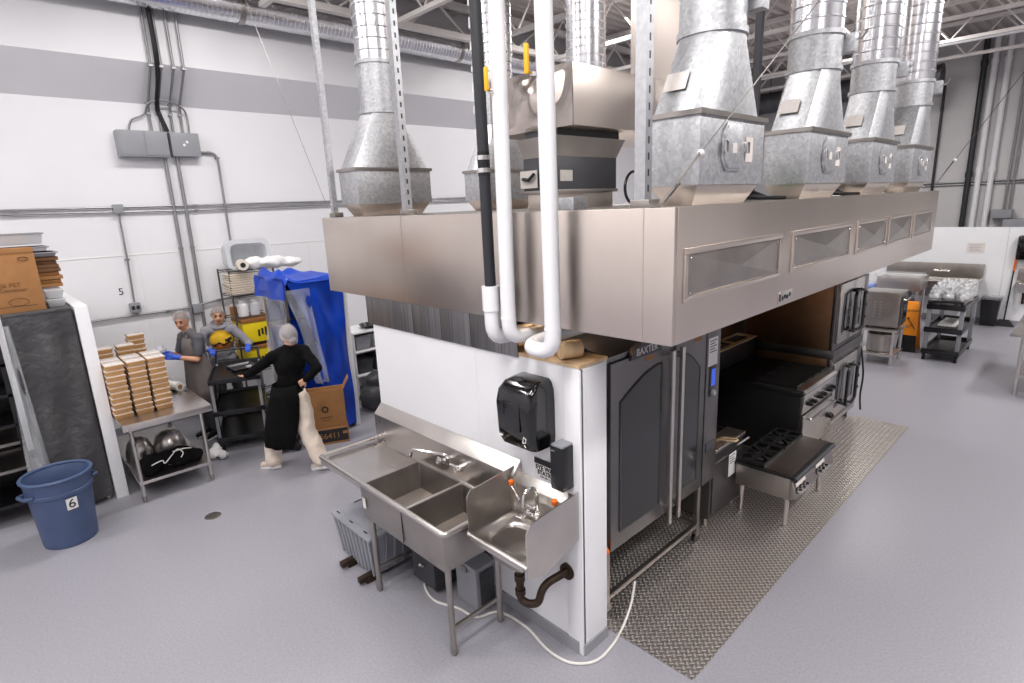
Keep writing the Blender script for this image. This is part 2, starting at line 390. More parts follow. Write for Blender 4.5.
# ---------------------------------------------------------------- exhaust hood
HX0, HX1, HY0, HY1, HZ0, HZ1 = -4.95, -1.389, 2.372, 8.05, 2.2, 2.86
t = thing('exhaust_hood', 'long brushed stainless island exhaust hood hanging over the cook line', 'exhaust hood', ((HX0+HX1)/2, HY0, HZ0))
part('near_panel', G().box(HX0, HX1, HY0, HY0+.03, HZ0, HZ1), M['hood'], t, .004)
part('side_panel', G().box(HX1-.03, HX1, HY0+.031, HY1, HZ0, HZ1), M['hood'], t, .004)
part('side_panel', G().box(HX0, HX0+.03, HY0+.031, HY1, HZ0, HZ1), M['hood'], t, .004)
part('far_panel', G().box(HX0+.03, HX1-.03, HY1-.03, HY1, HZ0, HZ1), M['hood'], t)
part('top_panel', G().box(HX0+.01, HX1-.01, HY0+.01, HY1-.01, HZ1-.02, HZ1), M['dsteel'], t)
for sx in (HX1-.17, -3.67): part('panel_seam', G().box(sx, sx+.005, HY0-.002, HY0, HZ0, HZ1), M['hood'], t)
fl = G()
for x0 in (-4.4, -2.5):
    fl.prism([(x0, 2.82), (x0+.35, 2.35), (x0+.38, 2.35), (x0+.05, 2.82)], 'y', 2.5, 7.9)
    fl.prism([(x0+.8, 2.82), (x0+.45, 2.35), (x0+.42, 2.35), (x0+.75, 2.82)], 'y', 2.5, 7.9)
part('grease_filter_bank', fl, M['dsteel'], t)
for (y0, y1) in ((2.46, 3.62), (3.79, 4.98), (5.12, 5.99), (6.05, 6.91), (6.98, 7.83)):
    fr = G()
    for (a, b, c, d) in ((y0, y1, 2.635, 2.665), (y0, y1, 2.40, 2.425), (y0, y0+.03, 2.425, 2.635), (y1-.03, y1, 2.425, 2.635)):
        fr.box(HX1, HX1+.012, a, b, c, d)
    f = part('vent_frame', fr, M['hood'], t, .003)
    z0, z1, X = 2.425, 2.635, HX1+.001; a, b = y0+.03, y1-.03; ym = (a+b)/2; zm = (z0+z1)/2
    pv = G().add([(X, a, z0), (X, b, z0), (X, b, z1), (X, a, z1), (X+.02, ym, zm)], [(0, 1, 4), (1, 2, 4), (2, 3, 4), (3, 0, 4), (3, 2, 1, 0)])
    part('vent_plate', pv, M['dsteel'], f, smooth=False)
    for yy in (a+.03, b-.03):
        for zz in (z0+.02, z1-.02): part('screw', G().ball((X+.006, yy, zz), .006, 8, 5), M['chrome'], f)
pl = part('name_plate', G().box(HX1, HX1+.005, 3.63, 3.86, 2.225, 2.29), M['steel'], t, .002)
for yy, zz, ww in ((3.70, 2.25, .022), (3.735, 2.258, .026), (3.775, 2.252, .03), (3.818, 2.262, .02)): part('printed_mark', G().box(HX1+.005, HX1+.007, yy-ww/2, yy+ww/2, zz-.012, zz+.012), M['ink'], pl)
part('plate_mark', G().box(HX1+.005, HX1+.007, 3.645, 3.668, 2.236, 2.278), M['ink'], pl)
sk = G()
for x0, x1 in ((-4.36, -3.66), (-3.655, -3.3), (-3.295, -2.96), (-2.955, -2.5)): sk.box(x0, x1, 2.40, 2.412, 1.955, 2.34)
solo('steel_skirt', sk, M['brush'], 'vertically brushed steel skirt panel between the white partition and the hood', 'panel', bev=.001)

# ---------------------------------------------------------------- exhaust duct stacks
def duct_stack(name, label, xc, y0, y1, wx, group, door=True, top=6.0, rr=.165, tz=(3.3, 3.72, 3.93), tags=True):
    yc = (y0+y1)/2; x0, x1 = xc-wx/2, xc+wx/2; zb = HZ1
    t = thing(name, label, 'exhaust duct', (xc, yc, zb), group)
    q = lambda m, z: [(x0+m, y0+m, z), (x1-m, y0+m, z), (x1-m, y1-m, z), (x0+m, y1-m, z)]
    part('collar', G().rings([q(.07, zb), q(.02, zb+.09), q(.02, zb+.1)]), M['hood'], t)
    b = part('plenum_box', G().rings([q(0, zb+.1), q(0, tz[0])]), M['galv'], t, .004, ang=20)
    part('box_flange', G().rings([q(-.015, tz[0]-.005), q(-.015, tz[0]+.02)]), M['dsteel'], t)
    n = 24; lo = []; hi = []
    for k in range(n):
        a = 2*PI*(k+.5)/n; c, s = math.cos(a), math.sin(a)
        m = max(abs(c), abs(s)); lo.append((xc+c/m*(wx/2-.005), yc+s/m*((y1-y0)/2-.005), tz[0]+.02)); hi.append((xc+c*rr, yc+s*rr, tz[1]))
    part('transition', G().rings([lo, hi]), M['galv'], t, ang=25)
    part('round_collar', G().tube([(xc, yc, tz[1]-.01), (xc, yc, tz[1]+.02), (xc, yc, tz[1]+.021), (xc, yc, tz[2]), (xc, yc, tz[2]+.001), (xc, yc, tz[2]+.03)], [rr+.012, rr+.012, rr, rr, rr+.012, rr+.012], 28), M['galv'], t)
    part('spiral_duct', spiral_duct((xc, yc, tz[2]+.03), (xc, yc, top), rr, .085), M['spiral'], t)
    if door:
        h = (tz[0]+zb+.1)/2+.02; hy, hz = .125, .12; pr = []
        for (sy, sz) in ((1, 1), (-1, 1), (-1, -1), (1, -1)):
            c1 = (yc-.02+sy*hy, h+sz*(hz-.05)); c2 = (yc-.02+sy*(hy-.045), h+sz*hz)
            pr += [c1, c2] if sy*sz > 0 else [c2, c1]
        d = part('access_door', G().prism(pr, 'x', x1, x1+.012), M['galv'], t, .004)
        pi = [((p[0]-yc+.02)*.9+yc-.02, (p[1]-h)*.9+h) for p in pr]
        part('door_panel', G().prism(pi, 'x', x1+.012, x1+.017), M['galv'], d, .003)
        part('door_latch', G().box(x1+.012, x1+.035, yc-.16, yc-.13, h-.03, h+.03), M['chrome'], d, .004)
        part('door_latch', G().box(x1+.012, x1+.035, yc+.09, yc+.12, h-.03, h+.03), M['chrome'], d, .004)
        part('door_label', G().box(x1+.017, x1+.0185, yc-.05, yc, h-.03, h+.02), M['tag'], d)
        part('tag', G().box(x1, x1+.003, yc+.135, yc+.225, h-.07, h+.06), M['tag'], t)
        c = xc+rr*.75
        part('damper_box', G().box(c, c+.09, yc+.1, yc+.18, tz[2]-.1, tz[2]+.02), M['galv'], t, .004)
        part('damper_lever', G().tube([(c+.09, yc+.14, tz[2]-.02), (c+.12, yc+.14, tz[2]-.02), (c+.14, yc+.17, tz[2]+.03)], .008, 6), M['chrome'], t)
    if tags:   # paper tag stuck on the near slope of the transition
        f = lambda u, v: Vector((xc-wx*.28+u*.16, y0+.004+(v*.28)*((y1-y0)/2-rr)/1.0-.006, tz[0]+.04+v*.28*(tz[1]-tz[0])+.04))
        z0, z1 = tz[0]+.13, tz[0]+.22; k = ((y1-y0)/2-rr)/(tz[1]-tz[0]-.02)
        yy = lambda z: y0+(z-tz[0]-.02)*k-.008
        tg = G(); xa, xb = xc-wx*.3, xc+wx*.12
        tg.rings([[(xa, yy(z0), z0), (xb, yy(z0), z0), (xb, yy(z1), z1), (xa, yy(z1), z1)], [(xa, yy(z0)-.003, z0), (xb, yy(z0)-.003, z0), (xb, yy(z1)-.003, z1), (xa, yy(z1)-.003, z1)]])
        part('tag', tg, M['tag'], t)
    return t
RG = 'duct stacks along the right side of the hood'
duct_stack('exhaust_duct', 'galvanised exhaust duct at the near right corner of the hood, largest of the row', -1.6, 2.69, 3.43, .3, RG, top=6.3, rr=.17)
duct_stack('exhaust_duct', 'galvanised exhaust duct on the hood, second of the right-hand row from the near corner', -1.6, 4.15, 4.93, .3, RG, top=6.3, rr=.17)
duct_stack('exhaust_duct', 'galvanised exhaust duct on the hood, third of the right-hand row, between two ribbed stacks', -1.6, 5.56, 6.33, .3, RG, top=6.3, rr=.17)
duct_stack('exhaust_duct', 'galvanised exhaust duct on the hood, farthest of the right-hand row', -1.6, 6.95, 7.75, .3, RG, top=6.3, rr=.17)
LG = 'duct stacks along the left side of the hood'
duct_stack('exhaust_duct', 'galvanised exhaust duct standing on the left near end of the hood', -4.54, 2.45, 3.2, .3, LG, door=False, tz=(3.24, 3.72, 4.1), tags=False, top=6.3, rr=.165)
duct_stack('exhaust_duct', 'galvanised exhaust duct half hidden behind the black pipe and white pipe', -4.54, 3.85, 4.6, .3, LG, door=False, tz=(3.24, 3.72, 4.1), tags=False, top=6.3, rr=.165)
# make-up air unit in the middle of the hood
t = thing('supply_air_unit', 'dented stainless make-up air box on a dark plenum in the middle of the hood top', 'air unit', (-3.1, 3.7, HZ1))
part('base_collar', G().box(-3.2, -2.9, 3.26, 3.96, HZ1, 2.98), M['hood'], t, .004)
pb = part('dark_plenum', G().box(-3.22, -2.88, 3.24, 3.98, 2.98, 3.24), M['plenum'], t, .004, label='dark grey plenum')
part('rivet_flange', G().box(-3.24, -2.87, 3.23, 3.99, 2.975, 3.0), M['dsteel'], t, .003)
fr = G().rings([[(-3.22, 3.24, 3.24), (-2.88, 3.24, 3.24), (-2.88, 3.98, 3.24), (-3.22, 3.98, 3.24)], [(-3.25, 3.2, 3.38), (-2.84, 3.2, 3.38), (-2.84, 4.05, 3.38), (-3.25, 4.05, 3.38)]])
part('flared_collar', fr, M['steel'], t)
part('neck', G().box(-3.2, -2.87, 3.25, 4.0, 3.38, 3.43), M['plenum'], t)
part('warning_plate', G().box(-3.24, -3.06, 3.222, 3.23, 3.02, 3.15), M['tag'], pb)
part('switch_lever', G().tube([(-3.2, 3.21, 3.09), (-3.12, 3.19, 3.08), (-3.06, 3.19, 3.12)], .014, 6), M['ink'], pb)
part('label', G().box(-2.88, -2.876, 3.28, 3.42, 3.06, 3.14), M['tag'], pb)
bx = [[(-3.55, 3.23, 3.43), (-2.7, 3.23, 3.43), (-2.7, 6.0, 3.43), (-3.55, 6.0, 3.43)], [(-3.55, 3.23, 3.84), (-2.7, 3.23, 3.84), (-2.7, 6.0, 3.84), (-3.55, 6.0, 3.84)]]
def dented(x0, x1, y, z0, z1, nx=22, nz=16):
    g = G(); f = lambda x, z: .018*math.sin(7*x+3*z)*math.sin(9*z-2*x)+.012*math.sin(15*x+1)*math.sin(11*z+2)
    for j in range(nz+1):
        for i in range(nx+1):
            u, v = i/nx, j/nz; x = x0+(x1-x0)*u; z = z0+(z1-z0)*v; e = min(1, 6*min(u, 1-u, v, 1-v))
            g.v.append((x, y-.02*e*0-f(x, z)*e, z))
    for j in range(nz):
        for i in range(nx): a = j*(nx+1)+i; g.f.append((a, a+1, a+nx+2, a+nx+1))
    return g
part('stainless_box', G().rings(bx), M['hood'], t, .004)
part('dented_panel', dented(-3.55, -2.7, 3.222, 3.43, 3.84), M['shiny'], t, ang=80)
part('riser', G().box(-3.42, -2.75, 4.95, 5.6, 3.84, 6.3), M['hood'], t, .006)
part('spiral_duct', spiral_duct((-3.08, 3.85, 3.84), (-3.08, 3.85, 6.3), .155, .06), M['spiral'], t)
solo('cable_coil', G().tube([p+Vector((0, 0, 0)) for p in arc((-2.8, 4.12, 3.0), .13, 0, 350, 24, (0, 1, 0), (0, 0, 1))], .012, 6), M['blackp'], 'coil of black cable hanging beside the dark plenum on the hood', 'cable')
solo('junction_box', G().box(-2.28, -2.1, 2.5, 2.62, HZ1, 2.93), M['galv'], 'small galvanised junction box on the hood top edge behind the white pipes', 'electrical box', bev=.005)
gg = thing('green_cap_bottle', 'small green labelled bottle standing on the hood between the first two ducts', 'bottle', (-1.75, 3.78, HZ1))
part('body', G().lathe([(.05, 0), (.055, .02), (.055, .13), (.03, .17)], (-1.75, 3.78, HZ1)), M['green'], gg); part('cap', G().lathe([(.032, .165), (.032, .21)], (-1.75, 3.78, HZ1)), M['blackp'], gg)
for k, (y, nm) in enumerate(((3.63, 'black cable bundle lying on the hood between first and second duct'), (5.2, 'black cable bundle lying on the hood between second and third duct'))):
    c = G()
    for j in range(5):
        c.tube([(-1.9+.05*j, y-.1, HZ1+.015), (-1.8+.03*j, y+.05, HZ1+.03+.015*j), (-1.6, y+.1+.04*j, HZ1+.02), (-1.5, y+.3, HZ1+.015)], .012, 6)
    solo('cable_bundle', c, M['blackp'], nm, 'cables')

# ---------------------------------------------------------------- pipes, struts and wires by the hood
def pipe_thing(name, label, pts, r, m, group=None):
    t = thing(name, label, 'pipe', pts[-1], group); part('pipe_run', G().tube(bend(pts, .11, 8), r, 18), m, t); return t
PY = 2.25
t = pipe_thing('jacketed_pipe', 'white jacketed pipe with a yellow valve handle, left of the two', [(-2.385, PY, 6.3), (-2.405, PY, 2.12), (-2.405, PY+.3, 2.12), (-2.405, PY+.55, 2.12)], .044, M['pvc'])
part('elbow_joint', G().tube([(-2.405, PY, 2.24), (-2.405, PY, 2.25)], .047, 18), M['pvc'], t)
v = part('valve_stem', G().cyl((-2.405, PY, 3.5), (-2.405, PY-.07, 3.5), .012), M['chrome'], t)
part('valve_handle', G().box(-2.428, -2.402, PY-.085, PY-.07, 3.5, 3.62), M['yellow'], v, .006, label='yellow lever handle')
t = pipe_thing('jacketed_pipe', 'white jacketed pipe, right of the two, whose foot bends left over the partition', [(-2.075, PY, 6.3), (-2.05, PY, 2.09), (-2.27, PY, 2.09), (-2.27, PY+.3, 2.12), (-2.27, PY+.55, 2.12)], .046, M['pvc'])
part('elbow_joint', G().tube([(-2.052, PY, 2.22), (-2.052, PY, 2.23)], .049, 18), M['pvc'], t)
v = part('valve_stem', G().cyl((-2.09, PY, 3.53), (-2.09, PY-.07, 3.53), .012), M['chrome'], t)
part('valve_handle', G().box(-2.125, -2.098, PY-.085, PY-.07, 3.53, 3.67), M['yellow'], v, .006, label='yellow lever handle')
part('pipe_end', G().cyl((-2.17, 2.44, 2.045), (-2.12, 2.56, 2.045), .055, n=20), M['wood'], t, label='cut end of the insulation')
t = thing('drain_pipe', 'black drain pipe with steel band clamps and a white elbow at its foot', 'pipe', (-2.55, PY, 2.1))
part('pipe_run', G().tube([(-2.575, PY, 6.3), (-2.553, PY, 2.36)], .034, 18), M['blackpipe'], t)
part('white_elbow', G().tube(bend([(-2.553, PY, 2.42), (-2.553, PY, 2.1), (-2.553, PY+.5, 2.1)], .1), .047, 18), M['pvc'], t)
part('elbow_socket', G().cyl((-2.553, PY, 2.28), (-2.553, PY, 2.43), .055, n=20), M['pvc'], t)
for z in (3.09, 3.16): part('band_clamp', G().cyl((-2.558, PY, z), (-2.558, PY, z+.025), .039, n=20), M['chrome'], t)
part('rubber_sleeve', G().cyl((-2.558, PY, 3.07), (-2.558, PY, 3.205), .0365, n=20), M['blackp'], t)
for k in range(14):
    xx = -2.553-.0056*(.94+.11*k)-.018; z = 3.3+.11*k
    part('printed_mark', G().bar((xx, PY-.0305, z), (xx, PY-.0305, z+.03+.012*(k % 3)), .012, .006), M['whitep'], t)
def strut(label, x, y, z0, z1, w, m, name='support_strut'):
    t = thing(name, label, 'strut', (x, y, z0))
    h = w/2; d = w*.5
    part('channel', G().prism([(x-h, y-d), (x+h, y-d), (x+h, y+d), (x+h-.005, y+d), (x+h-.005, y-d+.005), (x-h+.005, y-d+.005), (x-h+.005, y+d), (x-h, y+d)], 'z', z0, z1), m, t)
    part('foot_bracket', G().box(x-h-.02, x+h+.03, y-d-.01, y+d+.03, z0, z0+.04), M['dsteel'], t, .004)
    return t
strut('galvanised perforated strut standing at the near right corner of the hood', -1.62, 2.46, HZ1, 6.3, .06, M['slotgalv'])
strut('galvanised perforated strut in front of the left near duct on the hood', -3.65, 2.43, HZ1, 6.3, .055, M['slotgalv'])
strut('slim grey strut rising from the far left corner of the hood', -4.78, 2.42, HZ1, 6.3, .045, M['galv'])
strut('dark strut behind the first right-hand duct of the hood', -2.6, 5.9, HZ1, 6.3, .06, M['plenum'])
strut('slotted strut rising behind the second duct of the right row', -1.75, 5.4, HZ1, 6.3, .05, M['slotgalv'])
strut('slotted strut rising behind the third duct of the right row', -1.75, 6.75, HZ1, 6.3, .05, M['slotgalv'])
strut('white strut rising between the third and farthest right-hand ducts', -1.95, 7.2, HZ1, 6.3, .09, M['joist'])
def wire(label, p, q, r=.004, br=True):
    t = thing('guy_wire', label, 'wire', p)
    part('cable', G().tube([p, q], r, 6), M['wire'], t)
    d = (Vector(q)-Vector(p)).normalized(); a = Vector(p)
    if br:
        part('cable_clamp', G().ball(a+d*.28, .018, 8, 6), M['whitep'], t)
        part('loop_end', G().tube([a, a+d*.26+Vector((0, 0, .012))], r, 6), M['wire'], t)
    return t
w = wire('steel guy wire crossing in front of the first two right-hand ducts', (-1.4, 2.38, 2.95), (-1.4, 5.9, 5.3))
part('anchor_plate', G().bar((-1.47, 2.4, 2.885), (-1.4, 2.42, 2.97), .05, .012), M['dsteel'], w)
wire('steel guy wire rising from the far end of the hood to the right', (-1.41, 8.0, 2.95), (-.3, 9.0, 5.2))
wire('thin pale guy wire sloping up over the left wall from the hood corner', (-4.87, 2.40, 2.95), (-6.9, 2.63, 5.5), .0018, False)
# ---------------------------------------------------------------- tread plate
solo('tread_plate', G().box(-2.95, -1.385, 2.72, 5.05, 0, .008), M['tread'], 'diamond tread floor plate under the oven, nearer of the two', 'floor plate', bev=.001)
solo('tread_plate', G().box(-2.95, -1.385, 5.056, 8.04, 0, .008), M['tread'], 'diamond tread floor plate under the ranges, farther of the two', 'floor plate', bev=.001)

# ---------------------------------------------------------------- two-compartment sink
t = thing('utility_sink', 'stainless two-compartment sink with a left drainboard against the white partition', 'sink', (-3.4, 2.1, 0))
dr = G(); zz = .905
dr.add([(-4.28, 1.83, .895), (-3.64, 1.83, .885), (-3.64, 2.34, .885), (-4.28, 2.34, .895), (-4.28, 1.83, .885), (-3.64, 1.83, .875), (-3.64, 2.34, .875), (-4.28, 2.34, .885)],
       [(0, 1, 2, 3), (7, 6, 5, 4), (0, 4, 5, 1), (1, 5, 6, 2), (2, 6, 7, 3), (3, 7, 4, 0)])
part('drainboard', dr, M['steel'], t)
rim = G().tube(bend([(-2.6, 2.36, .915), (-2.6, 1.8, .915), (-4.3, 1.8, .925), (-4.3, 2.36, .925)], .04), .021, 12)
part('rolled_rim', rim, M['steel'], t)
part('front_apron', G().box(-4.29, -3.64, 1.795, 1.805, .865, .92), M['steel'], t, .002)
for (x0, x1) in ((-3.635, -3.085), (-3.075, -2.615)):
    b = part('basin', G().open_box(x0, x1, 1.81, 2.33, .66, .905, .012, .0), M['dsteel'], t, .012)
    part('drain', G().cyl(((x0+x1)/2, 2.07, .673), ((x0+x1)/2, 2.07, .678), .045, n=20), M['chrome'], b)
part('basin_divider', G().box(-3.09, -3.07, 1.815, 2.33, .86, .908), M['steel'], t, .006)
part('basin_shell', G().open_box(-3.64, -2.608, 1.795, 2.34, .64, .9, .008, .006), M['dsteel'], t, .02)
part('apron_seam', G().box(-3.083, -3.078, 1.792, 1.797, .66, .9), M['ink'], t)
part('faucet_ledge', G().box(-3.64, -2.6, 2.325, 2.37, .9, .912), M['steel'], t, .003)
part('backsplash', G().prism([(2.335, .89), (2.335, 1.15), (2.41, 1.235), (2.414, 1.235), (2.414, .89)], 'x', -4.3, -2.52), M['steel'], t, .004)
for (x, y) in ((-2.63, 1.83), (-2.63, 2.25), (-3.57, 1.83), (-3.57, 2.25)):
    l = part('leg', G().cyl((x, y, .05), (x, y, .67), .021, n=14), M['dsteel'], t)
    part('foot', G().lathe([(.016, 0), (.024, .02), (.024, .07), (.018, .09)], (x, y, 0), 14), M['dsteel'], l)
for x in (-2.63, -3.57): part('cross_rail', G().cyl((x, 1.83, .2), (x, 2.25, .2), .016, n=12), M['dsteel'], t)
part('sticker', G().box(-3.61, -3.57, 1.789, 1.792, .73, .81), M['tag'], t)
f = part('faucet', G().tube([(-3.28, 2.28, 1.05), (-3.0, 2.28, 1.05)], .014, 10).cyl((-3.22, 2.34, 1.05), (-3.22, 2.27, 1.05), .024).cyl((-3.04, 2.34, 1.05), (-3.04, 2.27, 1.05), .024).cyl((-3.16, 2.28, 1.03), (-3.16, 2.28, 1.1), .022), M['chrome'], t)
part('spout', G().tube(bend([(-3.16, 2.28, 1.1), (-3.16, 2.26, 1.13), (-3.46, 2.16, 1.12), (-3.47, 2.155, 1.06)], .05), .012, 10), M['chrome'], f)
for x in (-3.24, -3.02): part('faucet_handle', G().tube([(x, 2.27, 1.05), (x, 2.235, 1.06), (x+.03, 2.225, 1.105)], .01, 8).ball((x, 2.24, 1.055), .018, 10, 6), M['chrome'], f)
part('drain_pipe', G().tube(bend([(-3.36, 2.07, .65), (-3.36, 2.07, .5), (-3.0, 2.1, .45), (-2.85, 2.1, .64)], .06), .024, 10), M['pvc'], t)

# ---------------------------------------------------------------- hand sink
t = thing('hand_sink', 'small stainless hand sink with tall side splashes and eyewash nozzles on the partition', 'sink', (-2.28, 2.3, .7))
def panel(poly, x): return G().prism(poly, 'x', x-.004, x+.004)
part('side_splash', panel([(1.955, .885), (1.955, 1.13), (1.985, 1.17), (2.414, 1.2), (2.414, .84), (2.1, .78)], -2.55), M['dsteel'], t)
part('side_splash', panel([(1.95, .81), (1.95, 1.1), (1.985, 1.15), (2.414, 1.18), (2.414, .86), (2.1, .77)], -2.022), M['steel'], t)
bk = part('backsplash', G().prism([(2.36, .87), (2.36, 1.09), (2.412, 1.15), (2.414, 1.15), (2.414, .87)], 'x', -2.545, -2.027), M['steel'], t, .003)
# deck with an oval bowl pressed into it
g = G(); n = 32; bx, by = -2.3, 2.15
def sq(k, hx, hy, p=4):
    a = 2*PI*k/n; c, s = math.cos(a), math.sin(a); r = (abs(c)**p+abs(s)**p)**(-1/p); return hx*c*r, hy*s*r
rs = []
for (hx, hy, z, p) in ((.245, .2, .84, 30), (.245, .2, .885, 30), (.225, .185, .885, 12), (.215, .175, .875, 8), (.185, .145, .872, 4), (.17, .13, .85, 3.5), (.14, .1, .76, 3), (.05, .05, .745, 2)):
    rs.append([(bx+sq(k, hx, hy, p)[0], by+sq(k, hx, hy, p)[1], z) for k in range(n)])
g.rings(rs, False, True)
part('bowl', g, M['steel'], t, ang=50)
part('bowl_shell', G().rings([[(bx+sq(k, hx, hy, 4)[0], by+sq(k, hx, hy, 4)[1], z) for k in range(n)] for hx, hy, z in ((.06, .06, .73), (.16, .13, .74), (.19, .15, .84))]), M['dsteel'], t)
part('front_rim', G().tube([(-2.55, 1.955, .88), (-2.02, 1.955, .88)], .016, 10), M['steel'], t)
part('drain', G().cyl((bx, by, .745), (bx, by, .75), .032, n=18), M['ink'], t)
part('rear_deck', G().box(-2.545, -2.027, 2.33, 2.37, .87, .887), M['steel'], t)
f = part('faucet', G().tube([(-2.36, 2.3, .96), (-2.18, 2.3, .96)], .016, 10).cyl((-2.35, 2.36, .96), (-2.35, 2.3, .96), .022).cyl((-2.19, 2.36, .96), (-2.19, 2.3, .96), .022).ball((-2.27, 2.3, .97), .03), M['chrome'], t)
part('gooseneck', G().tube([(-2.27, 2.3, .97), (-2.27, 2.3, 1.12)]+arc((-2.27, 2.24, 1.12), .06, 0, 170, 10, (0, 1, 0), (0, 0, 1))+[(-2.27, 2.18, 1.08)], .012, 10), M['chrome'], f)
for x in (-2.36, -2.18): part('faucet_handle', G().cyl((x, 2.3, .955), (x, 2.24, .95), .018, .012).box(x-.035, x+.035, 2.228, 2.242, .942, .956), M['chrome'], f, .003)
for (x, dx) in ((-2.43, -.06), (-2.13, .02)):
    a = part('eyewash_arm', G().tube(bend([(-2.3 if dx < 0 else -2.2, 2.31, .99), (x+dx*.5, 2.33, .99), (x+dx, 2.32, 1.06), (x+dx+.01, 2.28, 1.12)], .03), .01, 8), M['chrome'], t)
    part('eyewash_cap', G().lathe([(.016, 0), (.02, .008), (.02, .03), (.012, .036)], (x+dx+.01, 2.28, 1.118), 14), M['orange'], a, label='orange nozzle cap')
part('soap_bar_rest', G().box(-2.2, -2.09, 2.22, 2.29, .888, .9), M['chrome'], t, .003)
tr = G().tube(bend([(-2.3, 2.15, .735), (-2.3, 2.15, .42), (-2.25, 2.17, .4), (-2.19, 2.2, .42), (-2.16, 2.22, .56), (-2.12, 2.414, .58)], .07), .026, 14)
p = part('trap_pipe', tr, M['bronze'], t, label='corroded brown trap pipe')
for c, d in (((-2.3, 2.15, .56), (0, 0, .05)), ((-2.3, 2.15, .46), (0, 0, .04))): part('slip_nut', G().cyl(c, Vector(c)+Vector(d), .034, n=12), M['bronze'], p)
part('wall_flange', G().cyl((-2.12, 2.395, .58), (-2.12, 2.414, .58), .055, n=20), M['bronze'], p)

# ---------------------------------------------------------------- things on the partition wall
t = thing('towel_dispenser', 'glossy black paper towel dispenser on the white partition above the sinks', 'towel dispenser', (-2.365, 2.31, 1.42))
rs = []
for (z, y0, x0, x1) in ((1.46, 2.26, -2.5, -2.21), (1.44, 2.235, -2.515, -2.205), (1.5, 2.205, -2.52, -2.2), (1.72, 2.195, -2.52, -2.2), (1.8, 2.21, -2.51, -2.205), (1.845, 2.25, -2.49, -2.22), (1.865, 2.31, -2.46, -2.24)):
    w = (x1-x0); r = .045; pts = []
    pts += [(x1, 2.412, z), (x0, 2.412, z)]
    for a in range(0, 91, 15): pts.append((x0+r-r*math.cos(math.radians(a)), y0+r-r*math.sin(math.radians(a)), z))
    for a in range(0, 91, 15): pts.append((x1-r+r*math.sin(math.radians(a)), y0+r-r*math.cos(math.radians(a)), z))
    rs.append(pts)
part('housing', G().rings(rs), M['gloss'], t, ang=50)
part('view_window', G().box(-2.43, -2.29, 2.19, 2.2, 1.56, 1.74), M['glass'], t, .01)
mk = G().tube([(-2.275, 2.2, 1.5), (-2.25, 2.199, 1.505), (-2.245, 2.199, 1.53), (-2.265, 2.198, 1.54), (-2.275, 2.2, 1.5)], .003, 6)
part('hand_mark', mk.tube([(-2.262, 2.199, 1.49), (-2.25, 2.2, 1.475)], .003, 6), M['whitep'], t)
part('printed_mark', G().box(-2.498, -2.455, 2.198, 2.206, 1.497, 1.507), M['whitep'], t, .002)
part('feed_slot', G().box(-2.47, -2.25, 2.25, 2.3, 1.432, 1.44), M['ink'], t)
t = thing('soap_dispenser', 'tall narrow black soap dispenser beside the eyewash sign', 'soap dispenser', (-2.1, 2.36, 1.19))
part('housing', G().box(-2.155, -2.055, 2.31, 2.412, 1.2, 1.48), M['blackp'], t, .006)
part('top_cap', G().box(-2.15, -2.06, 2.315, 2.412, 1.48, 1.495), M['greyp'], t, .004)
part('nozzle', G().lathe([(.02, 0), (.026, .03), (.026, .06)], (-2.105, 2.35, 1.145), 14), M['clear'], t)
part('printed_mark', G().box(-2.145, -2.118, 2.308, 2.311, 1.452, 1.458), M['greyp'], t)
t = thing('eyewash_sign', 'white sign with a black top band reading EYE WASH STATION', 'sign', (-2.29, 2.411, 1.17))
part('board', G().box(-2.385, -2.165, 2.407, 2.4145, 1.165, 1.305), M['whitep'], t)
part('black_band', G().box(-2.385, -2.165, 2.405, 2.407, 1.265, 1.305), M['ink'], t)
lettering('lettering', 'EYE WASH', .042, (-2.275, 2.4065, 1.242), (1, 0, 0), (0, 0, 1), M['ink'], t, bold=.0015)
lettering('lettering', 'STATION', .04, (-2.275, 2.4065, 1.207), (1, 0, 0), (0, 0, 1), M['ink'], t, bold=.0015)
lettering('lettering', 'KEEP AREA CLEAR', .015, (-2.275, 2.4065, 1.18), (1, 0, 0), (0, 0, 1), M['ink'], t)

# ---------------------------------------------------------------- under the sink
t = thing('lidded_bin', 'grey ribbed plastic bin with a lid on the floor under the drainboard', 'bin', (-3.96, 2.06, 0))
part('tub', G().rings([[(-4.2, 1.87, .03), (-3.72, 1.87, .03), (-3.72, 2.26, .03), (-4.2, 2.26, .03)], [(-4.25, 1.835, .39), (-3.66, 1.835, .39), (-3.66, 2.3, .39), (-4.25, 2.3, .39)]]), M['greyp'], t, .012)
for k in range(9):
    x0 = -4.2+.062*k; x1 = -4.24+.0705*k
    part('rib', G().tube([(x0-.0, 1.862, .05), (x1, 1.83, .385)], [.011, .014], 8), M['greyp'], t)
for k in range(5):
    y0 = 1.9+.08*k; part('rib', G().tube([(-3.714, y0, .05), (-3.655, y0, .385)], [.011, .014], 8), M['greyp'], t)
ld = part('lid', G().box(-4.28, -3.635, 1.81, 2.32, .39, .425), M['greyp'], t, .014)
part('lid_panel', G().box(-4.22, -3.7, 1.87, 2.27, .424, .432), M['greyp'], ld, .004)
for k, (x, y, w, h) in enumerate(((-4.2, 1.85, .05, .012), (-3.98, 1.85, .05, .012), (-3.75, 1.85, .05, .012), (-4.25, 2.06, .012, .07), (-3.66, 2.06, .012, .07))):
    part('lid_slot', G().box(x-w/2, x+w/2, y-h/2, y+h/2, .4255, .428), M['ink'], ld)
for x in (-4.03, -3.73):
    part('pipe_stub', G().box(x-.025, x+.025, 1.74, 1.9, .03, .075), M['bronze'], t, .004, label='square metal stub')
    part('stub_foot', G().box(x-.02, x+.02, 1.8, 1.88, 0, .03), M['bronze'], t)
